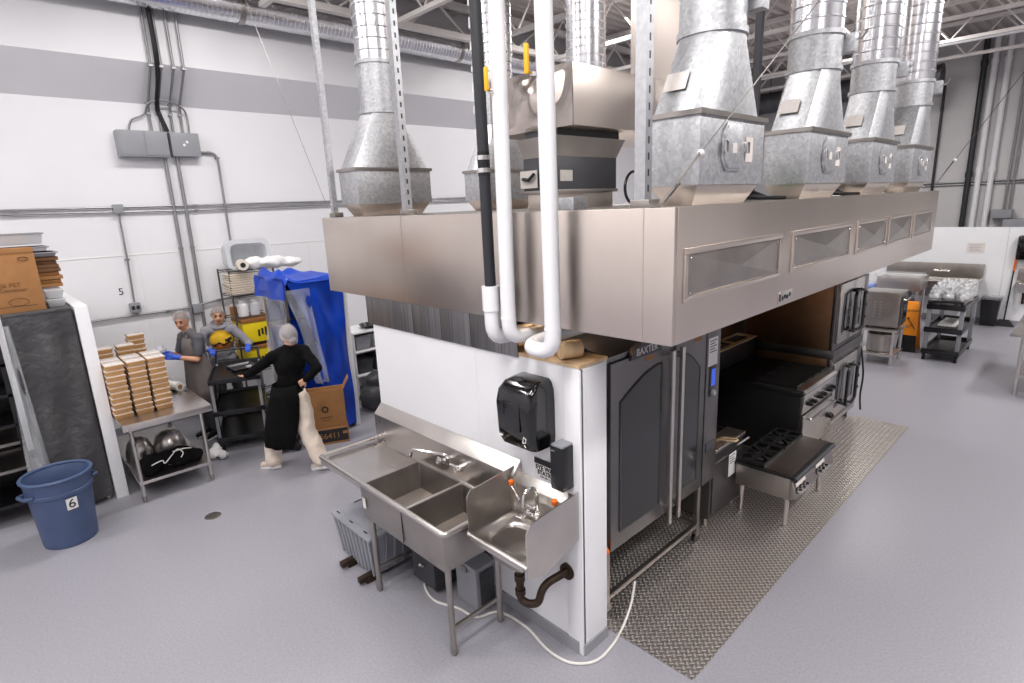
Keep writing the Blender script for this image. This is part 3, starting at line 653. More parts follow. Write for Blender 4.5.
t = thing('grease_interceptor', 'dark metal grease trap box on the floor behind the sink legs', 'grease trap', (-3.35, 2.25, 0))
part('box', G().box(-3.5, -3.2, 2.1, 2.38, .03, .3), M['dgrey'], t, .01); part('lid', G().box(-3.52, -3.18, 2.08, 2.39, .3, .325), M['dsteel'], t, .006)
for x in (-3.45, -3.25): part('foot', G().box(x-.02, x+.02, 2.15, 2.33, 0, .03), M['dgrey'], t)
t = thing('grey_equipment_box', 'grey equipment box on the floor under the right sink basin', 'box', (-2.93, 2.28, 0))
part('housing', G().box(-3.06, -2.82, 2.2, 2.38, .0, .33), M['greyb'], t, .012); part('lid_rim', G().box(-3.07, -2.81, 2.19, 2.385, .33, .36), M['greyb'], t, .008); part('dark_side', G().box(-2.812, -2.806, 2.23, 2.36, .04, .31), M['dgrey'], t)
part('latch', G().box(-2.97, -2.91, 2.18, 2.19, .29, .34), M['dsteel'], t, .003)
cp = [(-2.04, 3.0, .2), (-2.03, 2.92, .1), (-1.96, 2.8, .012), (-1.91, 2.6, .01), (-1.91, 2.42, .01), (-2.02, 2.30, .01), (-2.2, 2.28, .01), (-2.45, 2.33, .01), (-2.7, 2.3, .01), (-2.78, 2.15, .01), (-2.95, 2.12, .01), (-3.15, 2.05, .01), (-3.35, 2.1, .012), (-3.42, 2.2, .06), (-3.3, 2.32, .3)]
def smoothpts(p, n=6):
    p = [Vector(q) for q in p]; p = [p[0]]+p+[p[-1]]; out = []
    for i in range(1, len(p)-2):
        for j in range(n):
            u = j/n; a, b, c, d = p[i-1:i+3]
            out.append(.5*((2*b)+(c-a)*u+(2*a-5*b+4*c-d)*u*u+(3*b-a-3*c+d)*u**3))
    return out+[p[-1]]
cp = [(-2.0, 3.0, .24), (-1.985, 2.93, .1)]+cp[2:-1]+[(-3.3, 2.04, .25)]
solo('power_cord', G().tube(smoothpts(cp), .009, 8), M['cable'], 'white power cord snaking round the end of the partition on the floor', 'cord')

# ---------------------------------------------------------------- deck oven at the near end of the line
X = -2.05
t = thing('deck_oven', 'tall stainless two-door oven on a wheeled stand, nearest unit under the hood', 'oven', (-2.5, 3.5, 0))
part('body', G().box(-3.05, X-.05, 2.78, 4.25, .6, 1.9), M['oven'], t, .006)
part('top_cap', G().prism([(-3.05, 1.9), (X-.02, 1.9), (X-.02, 1.94), (X-.2, 1.99), (-3.05, 1.99)], 'y', 2.76, 4.27), M['oven'], t, .005)
for (y0, y1, hs) in ((2.78, 3.47, 1), (3.56, 4.02, -1)):
    d = part('door', G().box(X-.05, X, y0, y1, .56, 1.9), M['oven'], t, .006)
    a, b = y0+.1, y1-.1; pr = [(a, .68), (b, .68)]; zt = 1.62
    for k in range(13):
        u = k/12; yy = b+(a-b)*u
        full = (u if hs > 0 else 1-u)
        pr.append((yy, zt+.16*math.sin(PI/2*(1-full))))
    part('window', G().prism(pr, 'x', X, X+.006), M['glass'], d)
    fr = []
    c = Vector((0, (a+b)/2, 1.15)); pts = [Vector((X+.004, p[0], p[1])) for p in pr]
    part('window_trim', G().tube(pts+[pts[0]], .008, 6), M['dgrey'], d)
    hy = y1-.02 if hs > 0 else y0+.02
    h = part('door_handle', G().box(X+.03, X+.06, hy-.018, hy+.018, .5, 1.86), M['steel'], d, .005)
    part('maker_label', G().box(X, X+.002, (y0+y1)/2+.04, (y0+y1)/2+.15, 1.835, 1.865), M['orangebox'], d)
    for z in (.62, 1.8): part('handle_post', G().box(X, X+.035, hy-.014, hy+.014, z-.02, z+.02), M['steel'], d)
part('center_post', G().box(X-.05, X-.01, 3.472, 3.558, .58, 1.92), M['oven'], t)
cr = [(2.98+.38*k/16, 1.88+.1*math.sin(PI*k/16)**.5) for k in range(17)]
c = part('crown_plate', G().prism([(2.98, 1.88)]+[(p[0], p[1]) for p in cr[1:-1]]+[(3.36, 1.88)], 'x', X-.03, X+.012), M['dgrey'], t)
lettering('lettering', 'BAXTER', .07, (X+.0135, 3.17, 1.92), (0, 1, 0), (0, 0, 1), M['steel'], c)
cpn = part('control_panel', G().box(X-.05, X+.005, 4.03, 4.25, .56, 1.9), M['oven'], t, .006)
sc = part('screen', G().box(X+.005, X+.012, 4.08, 4.18, 1.33, 1.58), M['glass'], cpn, .004)
part('display', G().box(X+.012, X+.014, 4.1, 4.165, 1.42, 1.56), M['lcd'], cpn, label='blue lit display')
part('knob', G().cyl((X+.012, 4.13, 1.36), (X+.035, 4.13, 1.36), .028, .022), M['greyp'], cpn)
part('sticker', G().box(X+.005, X+.007, 4.05, 4.2, 1.59, 1.82), M['whitep'], cpn, label='white paper sticker')
for k in range(5): part('sticker_line', G().box(X+.007, X+.008, 4.07, 4.18-.03*(k % 2), 1.79-.022*k, 1.797-.022*k), M['ink'], cpn)
part('vent_slot', G().box(X+.005, X+.012, 4.06, 4.2, .85, .93), M['dgrey'], cpn, .004)
for y in (2.79, 4.06):
    for x in (-2.1, -2.95):
        l = part('stand_leg', G().box(x-.02, x+.02, y-.02, y+.02, .12, .6), M['dsteel'], t, .003)
        part('caster_fork', G().box(x-.025, x+.025, y-.03, y+.03, .075, .13), M['dsteel'], l, .004); part('caster_wheel', G().cyl((x-.015, y, .057), (x+.015, y, .057), .048, n=20), M['blackp'], l)
for x in (-2.1, -2.95): part('stand_rail', G().box(x-.018, x+.018, 2.79, 4.06, .15, .186), M['dsteel'], t, .004)
for y in (2.79, 4.06): part('stand_rail', G().box(-2.95, -2.1, y-.018, y+.018, .15, .186), M['dsteel'], t, .004)
part('stand_top', G().box(-3.05, -2.07, 2.77, 4.1, .585, .6), M['dsteel'], t)
part('gas_fitting', G().cyl((X-.04, 2.75, .56), (X-.04, 2.75, .6), .03).ball((X-.02, 2.745, .58), .028), M['orange'], t, label='orange fitting')
t = thing('wire_basket', 'dark wire basket on the floor beneath the near oven', 'basket', (-2.4, 2.95, .008))
bk = G()
for z, r in ((.008+.02, .12), (.16, .135), (.3, .15)): bk.tube(arc((-2.45, 3.02, z), r, 0, 360, 24, (1, 0, 0), (0, 1, 0)), .007, 6)
for k in range(16):
    a = 2*PI*k/16; bk.tube([(-2.45+.12*math.cos(a), 3.02+.12*math.sin(a), .028), (-2.45+.15*math.cos(a), 3.02+.15*math.sin(a), .3)], .004, 5)
part('wire_body', bk, M['bronze'], t); part('basket_floor', G().cyl((-2.45, 3.02, .016), (-2.45, 3.02, .03), .12, n=24), M['blackp'], t)

# ---------------------------------------------------------------- fryer
FX = -2.11
t = thing('deep_fryer', 'low narrow stainless fryer with a basket handle beside the tall oven', 'fryer', (-2.5, 4.6, .008))
part('cabinet', G().open_box(-2.9, FX, 4.3, 4.93, .1, .74, .02), M['oven'], t, .004)
part('door', G().box(FX, FX+.015, 4.33, 4.9, .14, .62), M['oven'], t, .004)
part('front_ledge', G().box(FX-.16, FX+.02, 4.3, 4.93, .72, .755), M['steel'], t, .006)
part('oil_pan', G().box(-2.88, FX-.05, 4.32, 4.91, .55, .6), M['blackm'], t)
part('rear_flue', G().box(-2.95, -2.86, 4.3, 4.93, .1, 1.05), M['dsteel'], t, .004)
part('sticker', G().box(FX+.015, FX+.017, 4.62, 4.76, .4, .62), M['whitep'], t, label='white paper sticker')
for k in range(4): part('sticker_line', G().box(FX+.017, FX+.0185, 4.635, 4.74-.02*(k % 2), .595-.024*k, .602-.024*k), M['ink'], t)
bb = G()
for y in (4.42, 4.52, 4.62): bb.tube([(-2.8, y, .68), (FX-.16, y, .7)], .006, 6)
for x in (-2.8, -2.6, -2.4, FX-.16): bb.tube([(x, 4.42, .69), (x, 4.62, .69)], .006, 6)
b = part('fry_basket', bb, M['dsteel'], t); part('basket_handle', G().tube(bend([(FX-.16, 4.5, .7), (FX-.02, 4.5, .8), (FX+.12, 4.5, .82), (FX+.12, 4.56, .82), (FX-.02, 4.56, .8), (FX-.16, 4.56, .7)], .03), .009, 8), M['wood'], b)
for (x, y) in ((-2.85, 4.36), (-2.85, 4.88), (FX-.06, 4.36), (FX-.06, 4.88)): part('leg', G().cyl((x, y, .008), (x, y, .1), .022), M['dsteel'], t)
part('rail', G().cyl((FX+.05, 4.7, .7), (FX+.05, 4.93, .7), .01), M['steel'], t)

# ---------------------------------------------------------------- stock pot range (low)
t = thing('stock_pot_range', 'low stainless stock pot range with dark star grates and chrome knobs', 'range', (-1.9, 5.2, .008))
part('body', G().box(-2.08, -1.6, 4.74, 5.7, .3, .5), M['dsteel'], t, .005)
fp = part('control_panel', G().prism([(-1.6, .3), (-1.545, .33), (-1.575, .47), (-1.6, .5)], 'y', 4.74, 5.7), M['dsteel'], t, .003)
part('top_plate', G().box(-2.09, -1.56, 4.73, 5.71, .5, .525), M['blackm'], t, .006)
part('front_nose', G().tube([(-1.56, 4.73, .505), (-1.56, 5.71, .505)], .022, 14), M['dgrey'], t)
part('front_plate', G().box(-1.84, -1.6, 4.76, 5.68, .525, .532), M['dsteel'], t, label='brown stained front plate')
for (gx, gy) in ((-1.96, 4.98), (-1.96, 5.45)):
    gr = G()
    for k in range(8):
        a = 2*PI*k/8+PI/8*0; c, s = math.cos(a), math.sin(a); m = min(.12/max(abs(c), 1e-6), .22/max(abs(s), 1e-6)); gr.bar((gx+.05*c, gy+.05*s, .55), (gx+m*c, gy+m*s, .55), .016, .03)
    for (a, b) in (((-.12, -.22), (.12, -.22)), ((.12, -.22), (.12, .22)), ((.12, .22), (-.12, .22)), ((-.12, .22), (-.12, -.22))): gr.bar((gx+a[0], gy+a[1], .545), (gx+b[0], gy+b[1], .545), .016, .03)
    g1 = part('star_grate', gr, M['blackm'], t); part('burner_ring', G().lathe([(.09, 0), (.11, .01), (.1, .02), (.04, .02)], (gx, gy, .525)), M['blackm'], g1)
for (x, y) in ((-1.64, 4.8), (-1.64, 5.64), (-2.04, 4.8), (-2.04, 5.64)):
    l = part('leg', G().cyl((x, y, .03), (x, y, .3), .02, .026), M['steel'], t); part('foot', G().cyl((x, y, .008), (x, y, .035), .018), M['chrome'], l)
for y in (4.8, 4.88, 4.96, 5.28, 5.36, 5.44):
    k = part('knob', G().cyl((-1.57, y, .385), (-1.51, y, .395), .024, .02, 14), M['chrome'], fp); part('knob_base', G().cyl((-1.575, y, .385), (-1.55, y, .388), .03, n=14), M['ink'], k)
for y in (4.88, 5.36): part('label_plate', G().add([(-1.555, y-.11, .428), (-1.555, y+.11, .428), (-1.568, y+.11, .47), (-1.568, y-.11, .47)], [(0, 1, 2, 3)]), M['tag'], fp)

# ---------------------------------------------------------------- big range with flue riser
RX = -1.9
t = thing('gas_range', 'wide dark-topped gas range with a stainless control panel and flue riser', 'range', (-2.4, 6.4, .008))
part('body', G().box(-2.95, RX-.06, 5.9, 6.86, .16, .86), M['blackm'], t, .005)  # black also carries the shade below the hood
part('cooktop', G().box(-2.95, RX-.03, 5.88, 6.87, .86, .92), M['blackm'], t, .008)
part('front_rail', G().prism([(RX-.1, .9), (RX-.02, .88), (RX, .9), (RX-.02, .935), (RX-.1, .94)], 'y', 5.9, 6.86), M['steel'], t, .004)
fp = part('control_panel', G().prism([(RX-.06, .66), (RX-.035, .66), (RX-.01, .88), (RX-.06, .88)], 'y', 5.9, 6.86), M['steel'], t, .003)
for y in (6.0, 6.12, 6.3, 6.42, 6.6, 6.72):
    k = part('knob', G().cyl((RX-.025, y, .77), (RX+.03, y, .765), .026, .022, 14), M['blackp'], fp); part('knob_grip', G().box(RX+.03, RX+.042, y-.02, y+.02, .759, .771), M['blackp'], k)
od = part('oven_door', G().box(RX-.06, RX-.02, 5.93, 6.83, .2, .64), M['steel'], t, .006)
part('door_handle', G().tube(bend([(RX-.02, 6.0, .6), (RX+.03, 6.0, .6), (RX+.03, 6.76, .6), (RX-.02, 6.76, .6)], .02), .012, 10), M['dsteel'], od)
part('door_knob', G().ball((RX, 6.74, .42), .035), M['blackp'], od)
for k in range(4):
    for j in range(2):
        gx, gy = -2.2-.42*j, 6.02+.235*k; gr = G()
        for a in range(5): gr.bar((gx-.19, gy-.09+.045*a, .935), (gx+.19, gy-.09+.045*a, .935), .012, .03)
        gr.bar((gx-.19, gy-.1, .94), (gx-.19, gy+.1, .94), .012, .03); gr.bar((gx+.19, gy-.1, .94), (gx+.19, gy+.1, .94), .012, .03)
        part('grate', gr, M['blackm'], t)
rb = part('flue_riser', G().box(-3.1, -2.86, 5.9, 6.86, .92, 1.19), M['blackm'], t, .004)
part('flue_top', G().box(-3.1, -2.84, 5.88, 6.88, 1.19, 1.2), M['wood'], rb)
for y0 in (5.96, 6.4): part('flue_opening', G().box(-3.04, -2.9, y0, y0+.34, 1.2, 1.204), M['ink'], rb)
part('flue_reflector', G().box(-3.03, -2.93, 6.0, 6.2, 1.204, 1.207), M['chrome'], rb)
for (x, y) in ((-2.9, 5.96), (-2.9, 6.8), (RX-.12, 5.96), (RX-.12, 6.8)): part('leg', G().cyl((x, y, .008), (x, y, .16), .026, .03), M['blackp'], t)

# ---------------------------------------------------------------- stacked convection ovens
t = thing('convection_oven_stack', 'two stacked stainless convection ovens with black loop handles at the far hood end', 'oven', (-2.5, 7.5, .008))
VX = -2.0
for (z0, z1) in ((.2, 1.02), (1.12, 1.94)):
    b = part('oven_body', G().box(-3.0, VX-.04, 6.92, 8.03, z0, z1), M['backsteel'], t, .005, label='stainless body coloured in warm-lit brown')
    part('front_frame', G().box(VX-.04, VX, 6.92, 8.03, z0, z1), M['oven'], t, .004)
    for (y0, y1, hs) in ((6.96, 7.42, 1), (7.43, 7.8, -1)):
        d = part('door', G().box(VX, VX+.035, y0, y1, z0+.08, z1-.05), M['steel'], t, .006)
        part('window', G().box(VX+.035, VX+.039, y0+.09, y1-.09, z0+.2, z1-.17), M['glass'], d, .003)
        hy = y1-.05 if hs > 0 else y0+.05; s = -1 if hs > 0 else 1; zc = (z0+z1)/2; hh = .24
        part('door_handle', G().tube(bend([(VX+.035, hy, zc+hh), (VX+.09, hy, zc+hh), (VX+.1, hy+s*.12, zc+hh-.02), (VX+.1, hy+s*.12, zc-hh+.02), (VX+.09, hy, zc-hh), (VX+.035, hy, zc-hh)], .04), .017, 10), M['blackp'], d)
    cpn = part('control_panel', G().box(VX, VX+.02, 7.82, 8.02, z0+.08, z1-.05), M['oven'], t, .004)
    for z in (.25, .4, .55): part('knob', G().cyl((VX+.02, 7.92, z0+z), (VX+.05, 7.92, z0+z), .025, .02), M['blackp'], cpn)
part('middle_band', G().box(-3.0, VX+.02, 6.92, 8.03, 1.02, 1.12), M['oven'], t, .004)
part('top_vent', G().box(-2.9, VX-.02, 7.0, 7.95, 1.94, 1.98), M['dsteel'], t, .006)
part('power_lead', G().tube(smoothpts([(VX+.01, 8.035, .95), (VX+.06, 8.05, .6), (VX+.05, 8.06, .3), (VX+.07, 8.06, .1)]), .012, 8), M['blackp'], t)
part('base_rail', G().box(-2.95, VX, 6.94, 8.01, .14, .2), M['steel'], t, .004)
for (x, y) in ((-2.9, 7.0), (-2.9, 7.95), (VX-.08, 7.0), (VX-.08, 7.95)): part('leg', G().cyl((x, y, .008), (x, y, .15), .03), M['blackp'], t)
# ---------------------------------------------------------------- left wall services
t = thing('electrical_panel', 'wide grey electrical panel box high on the left wall', 'electrical panel', (-9.2, 1.96, 3.73))
part('enclosure', G().box(-9.2, -9.02, 1.68, 2.26, 3.73, 4.06), M['greyb'], t, .006); part('cover_plate', G().box(-9.02, -9.012, 1.7, 1.98, 3.75, 4.04), M['greyb'], t, .003); part('cover_plate', G().box(-9.02, -9.012, 1.99, 2.25, 3.75, 4.04), M['greyb'], t, .003)
t = thing('disconnect_box', 'smaller grey electrical box with two white dots right of the wide panel', 'electrical box', (-9.2, 2.48, 3.73))
part('enclosure', G().box(-9.2, -9.05, 2.3, 2.66, 3.75, 4.06), M['greyb'], t, .006)
for (y, z) in ((2.46, 3.9), (2.5, 3.94)): part('white_dot', G().cyl((-9.05, y, z), (-9.045, y, z), .018), M['whitep'], t)
CX = -9.16
def conduit(label, pts, r=.016, m='conduit', group=None):
    t = thing('wall_conduit', label, 'conduit', pts[0], group); part('tube', G().tube(pts, r, 8), M[m], t)
    for k in range(1, len(pts)-1, max(1, len(pts)//3)):
        p = Vector(pts[k]); part('strap', G().box(p.x-.04, p.x+r+.003, p.y-.025, p.y+.025, p.z-.012, p.z+.012), M['conduit'], t)
    return t
for y, w in ((2.12, 'leftmost'), (2.24, 'second from the left'), (2.38, 'third from the left'), (2.5, 'rightmost')):
    conduit('grey conduit dropping into the electrical panel boxes, %s of four' % w, [(CX+.5, y, 6.2), (CX+.5, y, 4.8), (CX+.05, y, 4.42), (CX, y, 4.3), (CX, y, 4.06)], .017, group='conduits above the electrical panel')
solo('black_cable', G().tube(smoothpts([(CX+.52, 2.18, 6.1), (CX+.52, 2.2, 4.9), (CX+.08, 2.22, 4.42), (CX+.02, 2.24, 4.3), (CX+.03, 2.3, 4.07)]), .03, 8), M['blackp'], 'thick black cable running down into the wide electrical panel', 'cable')
solo('flexible_conduit', G().tube(smoothpts([(CX, 1.85, 4.06), (CX+.02, 1.9, 4.2), (CX+.03, 2.05, 4.28), (CX+.1, 2.12, 4.42), (CX+.12, 2.3, 4.46), (CX+.08, 2.5, 4.4), (CX, 2.58, 4.3), (CX, 2.58, 4.06)]), .012, 8), M['conduit'], 'looped flexible conduit arching above the two electrical boxes', 'conduit')
conduit('left of two long conduits running down the wall below the electrical panel', [(CX, 2.22, 3.73), (CX, 2.22, 2.5), (CX, 2.2, 1.2), (CX, 2.2, .2)], .024)
conduit('right of two long conduits running down the wall below the electrical panel', [(CX, 2.37, 3.75), (CX, 2.37, 2.5), (CX, 2.35, 1.2), (CX, 2.35, .2)], .024)
conduit('bent conduit leaving the small electrical box to the right and down', bend([(CX, 2.66, 3.82), (CX, 2.9, 3.82), (CX, 2.9, 3.0), (CX, 2.9, 1.67)], .12), .016)
conduit('upper of two long horizontal conduits crossing the left wall', [(CX, -3, 3.09), (CX, .5, 3.09), (CX, 2.5, 3.09), (CX, 5, 3.09), (CX, 7.8, 3.09)], .014)
conduit('lower of two long horizontal conduits crossing the left wall', [(CX, -3, 3.04), (CX, .5, 3.04), (CX, 2.5, 3.02), (CX, 5, 3.04), (CX, 7.8, 3.04)], .014)
conduit('thin conduit dropping from the junction box to the wall outlet', [(CX, 1.555, 3.0), (CX, 1.55, 2.4), (CX, 1.53, 1.82)], .012)
conduit('low horizontal conduit along the left wall behind the workers', smoothpts([(CX, .78, 1.63), (CX, 1.5, 1.64), (CX, 2.1, 1.64), (CX+.02, 2.6, 1.7), (CX+.02, 3.2, 1.72)], 3), .016)
def wbox(name, label, y, z, h):
    t = thing(name, label, 'electrical box', (-9.2, y, z-h))
    part('box', G().box(-9.2, -9.11, y-h, y+h, z-h, z+h), M['greyb'], t, .006); part('cover', G().box(-9.11, -9.105, y-h*1.05, y+h*1.05, z-h*1.05, z+h*1.05), M['greyb'], t, .002); return t
wbox('junction_box', 'small grey junction box where the eye-height conduits meet on the left wall', 1.555, 3.07, .055)
t = wbox('wall_outlet', 'grey wall outlet box on the left wall above the stacked takeout trays', 1.525, 1.75, .06)
for dy in (-.028, .028): part('socket', G().box(-9.105, -9.1, 1.525+dy-.018, 1.525+dy+.018, 1.725, 1.775), M['ink'], t)
t = wbox('junction_box', 'small grey box on the two long conduits behind the workers', 2.29, 1.62, .06)
lettering('wall_digit', '5', .13, (-9.197, 1.41, 1.975), (0, 1, 0), (0, 0, 1), M['ink']); o = bpy.data.objects['wall_digit']; o['label'] = 'black digit 5 painted on the white left wall'; o['category'] = 'digit'
t = thing('spiral_wall_duct', 'long ribbed spiral duct running under the roof along the left wall', 'duct', (-8.45, 7, 5.4))
part('duct_run', spiral_duct((-8.45, -3.5, 5.61), (-8.45, 17.5, 5.61), .195, .06), M['spiral'], t)
for y in (1.0, 3.2, 6.9, 10): part('joint_band', G().cyl((-8.45, y, 5.61), (-8.45, y+.06, 5.61), .206, n=28), M['dsteel'], t)

# ---------------------------------------------------------------- covered rack and what stands on it
t = thing('covered_rack', 'tall rack wrapped in a dark grey vinyl cover beside the white divider', 'rack', (-7.4, .38, 0))
def cloth_x(X, yl, yr, z0, z1, amp=.02, seed=0, th=.012):
    g = G(); ny = 18; nz = 34
    for s in (0, 1):
        for j in range(nz+1):
            v = j/nz; z = z0(v)*(1-v)+z1*v if callable(z0) else z0+(z1-z0)*v
            for i in range(ny+1):
                u = i/ny; a = yl(v) if callable(yl) else yl; b = yr(v) if callable(yr) else yr; y = a+(b-a)*u
                d = amp*(math.sin(5*z+9*u+seed)+.6*math.sin(11*u-4*z+seed*2)+.5*math.sin(3*z*z+seed))*min(1, 6*(1-v)+.1)
                g.v.append((X+d-s*th, y, z))
    k = (ny+1)*(nz+1)
    for j in range(nz):
        for i in range(ny):
            a = j*(ny+1)+i; g.f += [(a, a+1, a+ny+2, a+ny+1), (k+a+ny+1, k+a+ny+2, k+a+1, k+a)]
    for i in range(ny): g.f += [(i+1, i, k+i, k+i+1), (nz*(ny+1)+i, nz*(ny+1)+i+1, k+nz*(ny+1)+i+1, k+nz*(ny+1)+i)]
    for j in range(nz):
        a = j*(ny+1); b = a+ny; g.f += [(a, a+ny+1, k+a+ny+1, k+a), (b+ny+1, b, k+b, k+b+ny+1)]
    return g
part('front_cover', cloth_x(-7.03, lambda v: .13+.0*v, .63, .05, 2.09, .024, 1), M['cover'], t, ang=80)
part('top_cover', G().box(-7.75, -7.02, .12, .64, 2.07, 2.1), M['cover'], t, .01)
part('side_cover', G().box(-7.72, -7.05, .63, .645, .1, 2.08), M['cover'], t); part('side_cover', G().box(-7.72, -7.05, .118, .13, .6, 2.08), M['cover'], t)
part('plastic_flap', cloth_x(-6.98, lambda v: .0+.1*v, lambda v: .2-.05*v, .3, 2.0, .02, 4, .004), M['clear'], t, ang=80)
for x in (-7.68, -7.1):
    for y in (.17, .6): part('upright', G().box(x-.015, x+.015, y-.015, y+.015, .0, 2.07), M['dsteel'], t)
part('bottom_shelf', G().box(-7.7, -7.08, .16, .62, .12, .15), M['dsteel'], t)
def dark_rack(y0, label):
    t = thing('tray_rack', label, 'rack', (-7.5, y0+.3, 0))
    for x in (-7.8, -7.15):
        for y in (y0, y0+.6): part('upright', G().box(x-.02, x+.02, y-.02, y+.02, 0, 1.95), M['blackp'], t)
    for z in (.2, .55, .82, 1.0, 1.3, 1.6, 1.9): part('tray_shelf', G().open_box(-7.82, -7.13, y0-.02, y0+.62, z, z+.03, .01), M['dsteel' if z in (.82, .55) else 'blackp'], t)
    part('back_sheet', G().box(-7.84, -7.82, y0-.02, y0+.62, .05, 1.95), M['blackp'], t)
    return t
dark_rack(-.56, 'black tray rack at the left edge beside the covered rack'); dark_rack(-1.3, 'black tray rack mostly beyond the left edge of the view')
t = thing('cardboard_carton', 'large brown cardboard carton on top of the covered rack', 'carton', (-7.22, .17, 2.1))
part('carton_body', G().box(-7.34, -7.1, -.12, .46, 2.1, 2.7), M['card'], t, .006)
part('top_flap', G().box(-7.1, -7.095, -.11, .455, 2.66, 2.699), M['card'], t)
for (txt, z, y, s) in (('306 PET', 2.36, .22, .055), ('Container', 2.315, .25, .05)): lettering('lettering', txt, s, (-7.0985, y, z), (0, 1, 0), (0, 0, 1), M['cardd'], t)
part('round_mark', G().tube(arc((-7.0985, .27, 2.2), .05, 0, 360, 20, (0, 1.5, 0), (0, 0, .7)), .003, 5), M['cardd'], t); part('corner_mark', G().tube(arc((-7.0985, .37, 2.6), .025, 0, 360, 14, (0, 1.5, 0), (0, 0, .7)), .005, 5), M['cardd'], t); part('base_line', G().box(-7.1, -7.098, -.05, .4, 2.155, 2.163), M['cardd'], t)
t = thing('paper_stack', 'stack of brown flattened cartons on the covered rack behind the carton', 'cardboard stack', (-7.55, .5, 2.28))
for k in range(8):
    d = random.uniform(-.02, .02); part('sheet_bundle', G().box(-7.8+d*.5, -7.39+d, .2, .66+d, 2.285+.038*k, 2.285+.038*k+.035), M['cardd' if k > 3 else 'card'], t, .004)
for k, (z, nm) in enumerate(((2.59, 'lowest grey tray on the flattened cartons'), (2.65, 'middle grey tray on the flattened cartons'), (2.72, 'topmost grey tray, largest of the three on the flattened cartons'))):
    t = thing('sheet_pan', nm, 'tray', (-7.6, .3, z), 'tray lids above the carton')
    h = .045 if k < 2 else .11; y1 = (.66, .6, .58)[k]
    part('pan', G().rings([[(-7.86, -.15, z), (-7.4, -.15, z), (-7.4, y1-.02, z), (-7.86, y1-.02, z)], [(-7.88, -.18, z+h), (-7.38, -.18, z+h), (-7.38, y1, z+h), (-7.88, y1, z+h)]]), M['greyp' if k == 0 else 'tubp'], t, .012)
    part('rim', G().box(-7.89, -7.37, -.19, y1+.01, z+h-.012, z+h), M['greyp'], t, .004)
for k, (y, nm) in enumerate(((.55, 'clear tray at the right end of the covered rack top'), (.36, 'clear tray behind the carton on the covered rack'))):
    t = thing('clear_container', nm, 'container', (-7.4, y, 2.1), 'clear containers on the covered rack')
    for j in range(2):
        z = 2.1+.088*j
        part('tray', G().rings([[(-7.65, y-.06, z), (-7.2, y-.06, z), (-7.2, y+.06, z), (-7.65, y+.06, z)], [(-7.68, y-.075, z+.08), (-7.17, y-.075, z+.08), (-7.17, y+.08, z+.08), (-7.68, y+.08, z+.08)]]), M['tubp'], t, .01)
# ---------------------------------------------------------------- blue bin
bx, by = -6.43, .2
t = thing('trash_bin', 'round blue plastic trash bin numbered 6 in front of the covered rack', 'trash bin', (bx, by, 0))
part('tub', G().lathe([(.2, 0), (.21, .01), (.242, .5), (.256, .51), (.256, .54), (.25, .545), (.262, .66), (.258, .665), (.246, .64), (.23, .5), (.195, .03), (.02, .025)], (bx, by, 0), 40), M['bluebin'], t)
part('rim', G().tube(arc((bx, by, .668), .263, 0, 360, 40, (1, 0, 0), (0, 1, 0)), .016, 8), M['bluebin'], t)
for a in (-70, 110):
    ar = math.radians(a); c = Vector((bx+.272*math.cos(ar), by+.272*math.sin(ar), .55)); w = Vector((-math.sin(ar), math.cos(ar), 0))
    part('handle', G().tube(bend([c-w*.08-Vector((.03*math.cos(ar), .03*math.sin(ar), 0)), c-w*.07+Vector((.02*math.cos(ar), .02*math.sin(ar), 0)), c+w*.07+Vector((.02*math.cos(ar), .02*math.sin(ar), 0)), c+w*.08-Vector((.03*math.cos(ar), .03*math.sin(ar), 0))], .02), .016, 8), M['bluebin'], t)
a = math.radians(12); n = Vector((math.cos(a), math.sin(a), 0)); r = Vector((-math.sin(a), math.cos(a), 0)); c = Vector((bx, by, .43))+n*.242
lb = G(); q = []
for d in (0, .004): q.append([c+n*d-r*.042+Vector((0, 0, -.055)), c+n*d+r*.042+Vector((0, 0, -.055)), c+n*(d+.008)+r*.042+Vector((0, 0, .055)), c+n*(d+.008)-r*.042+Vector((0, 0, .055))])
part('number_label', lb.rings(q), M['whitep'], t)
lettering('digit', '6', .12, c+n*.0095, r, Vector((0, 0, 1))+n*.07, M['ink'], t)
solo('floor_drain', G().lathe([(.0, .0), (.075, .0), (.075, .004), (.06, .006), (.0, .006)], (-5.815, 1.269, 0), 24), M['dsteel'], 'small round metal drain cover set in the open grey floor', 'floor drain')
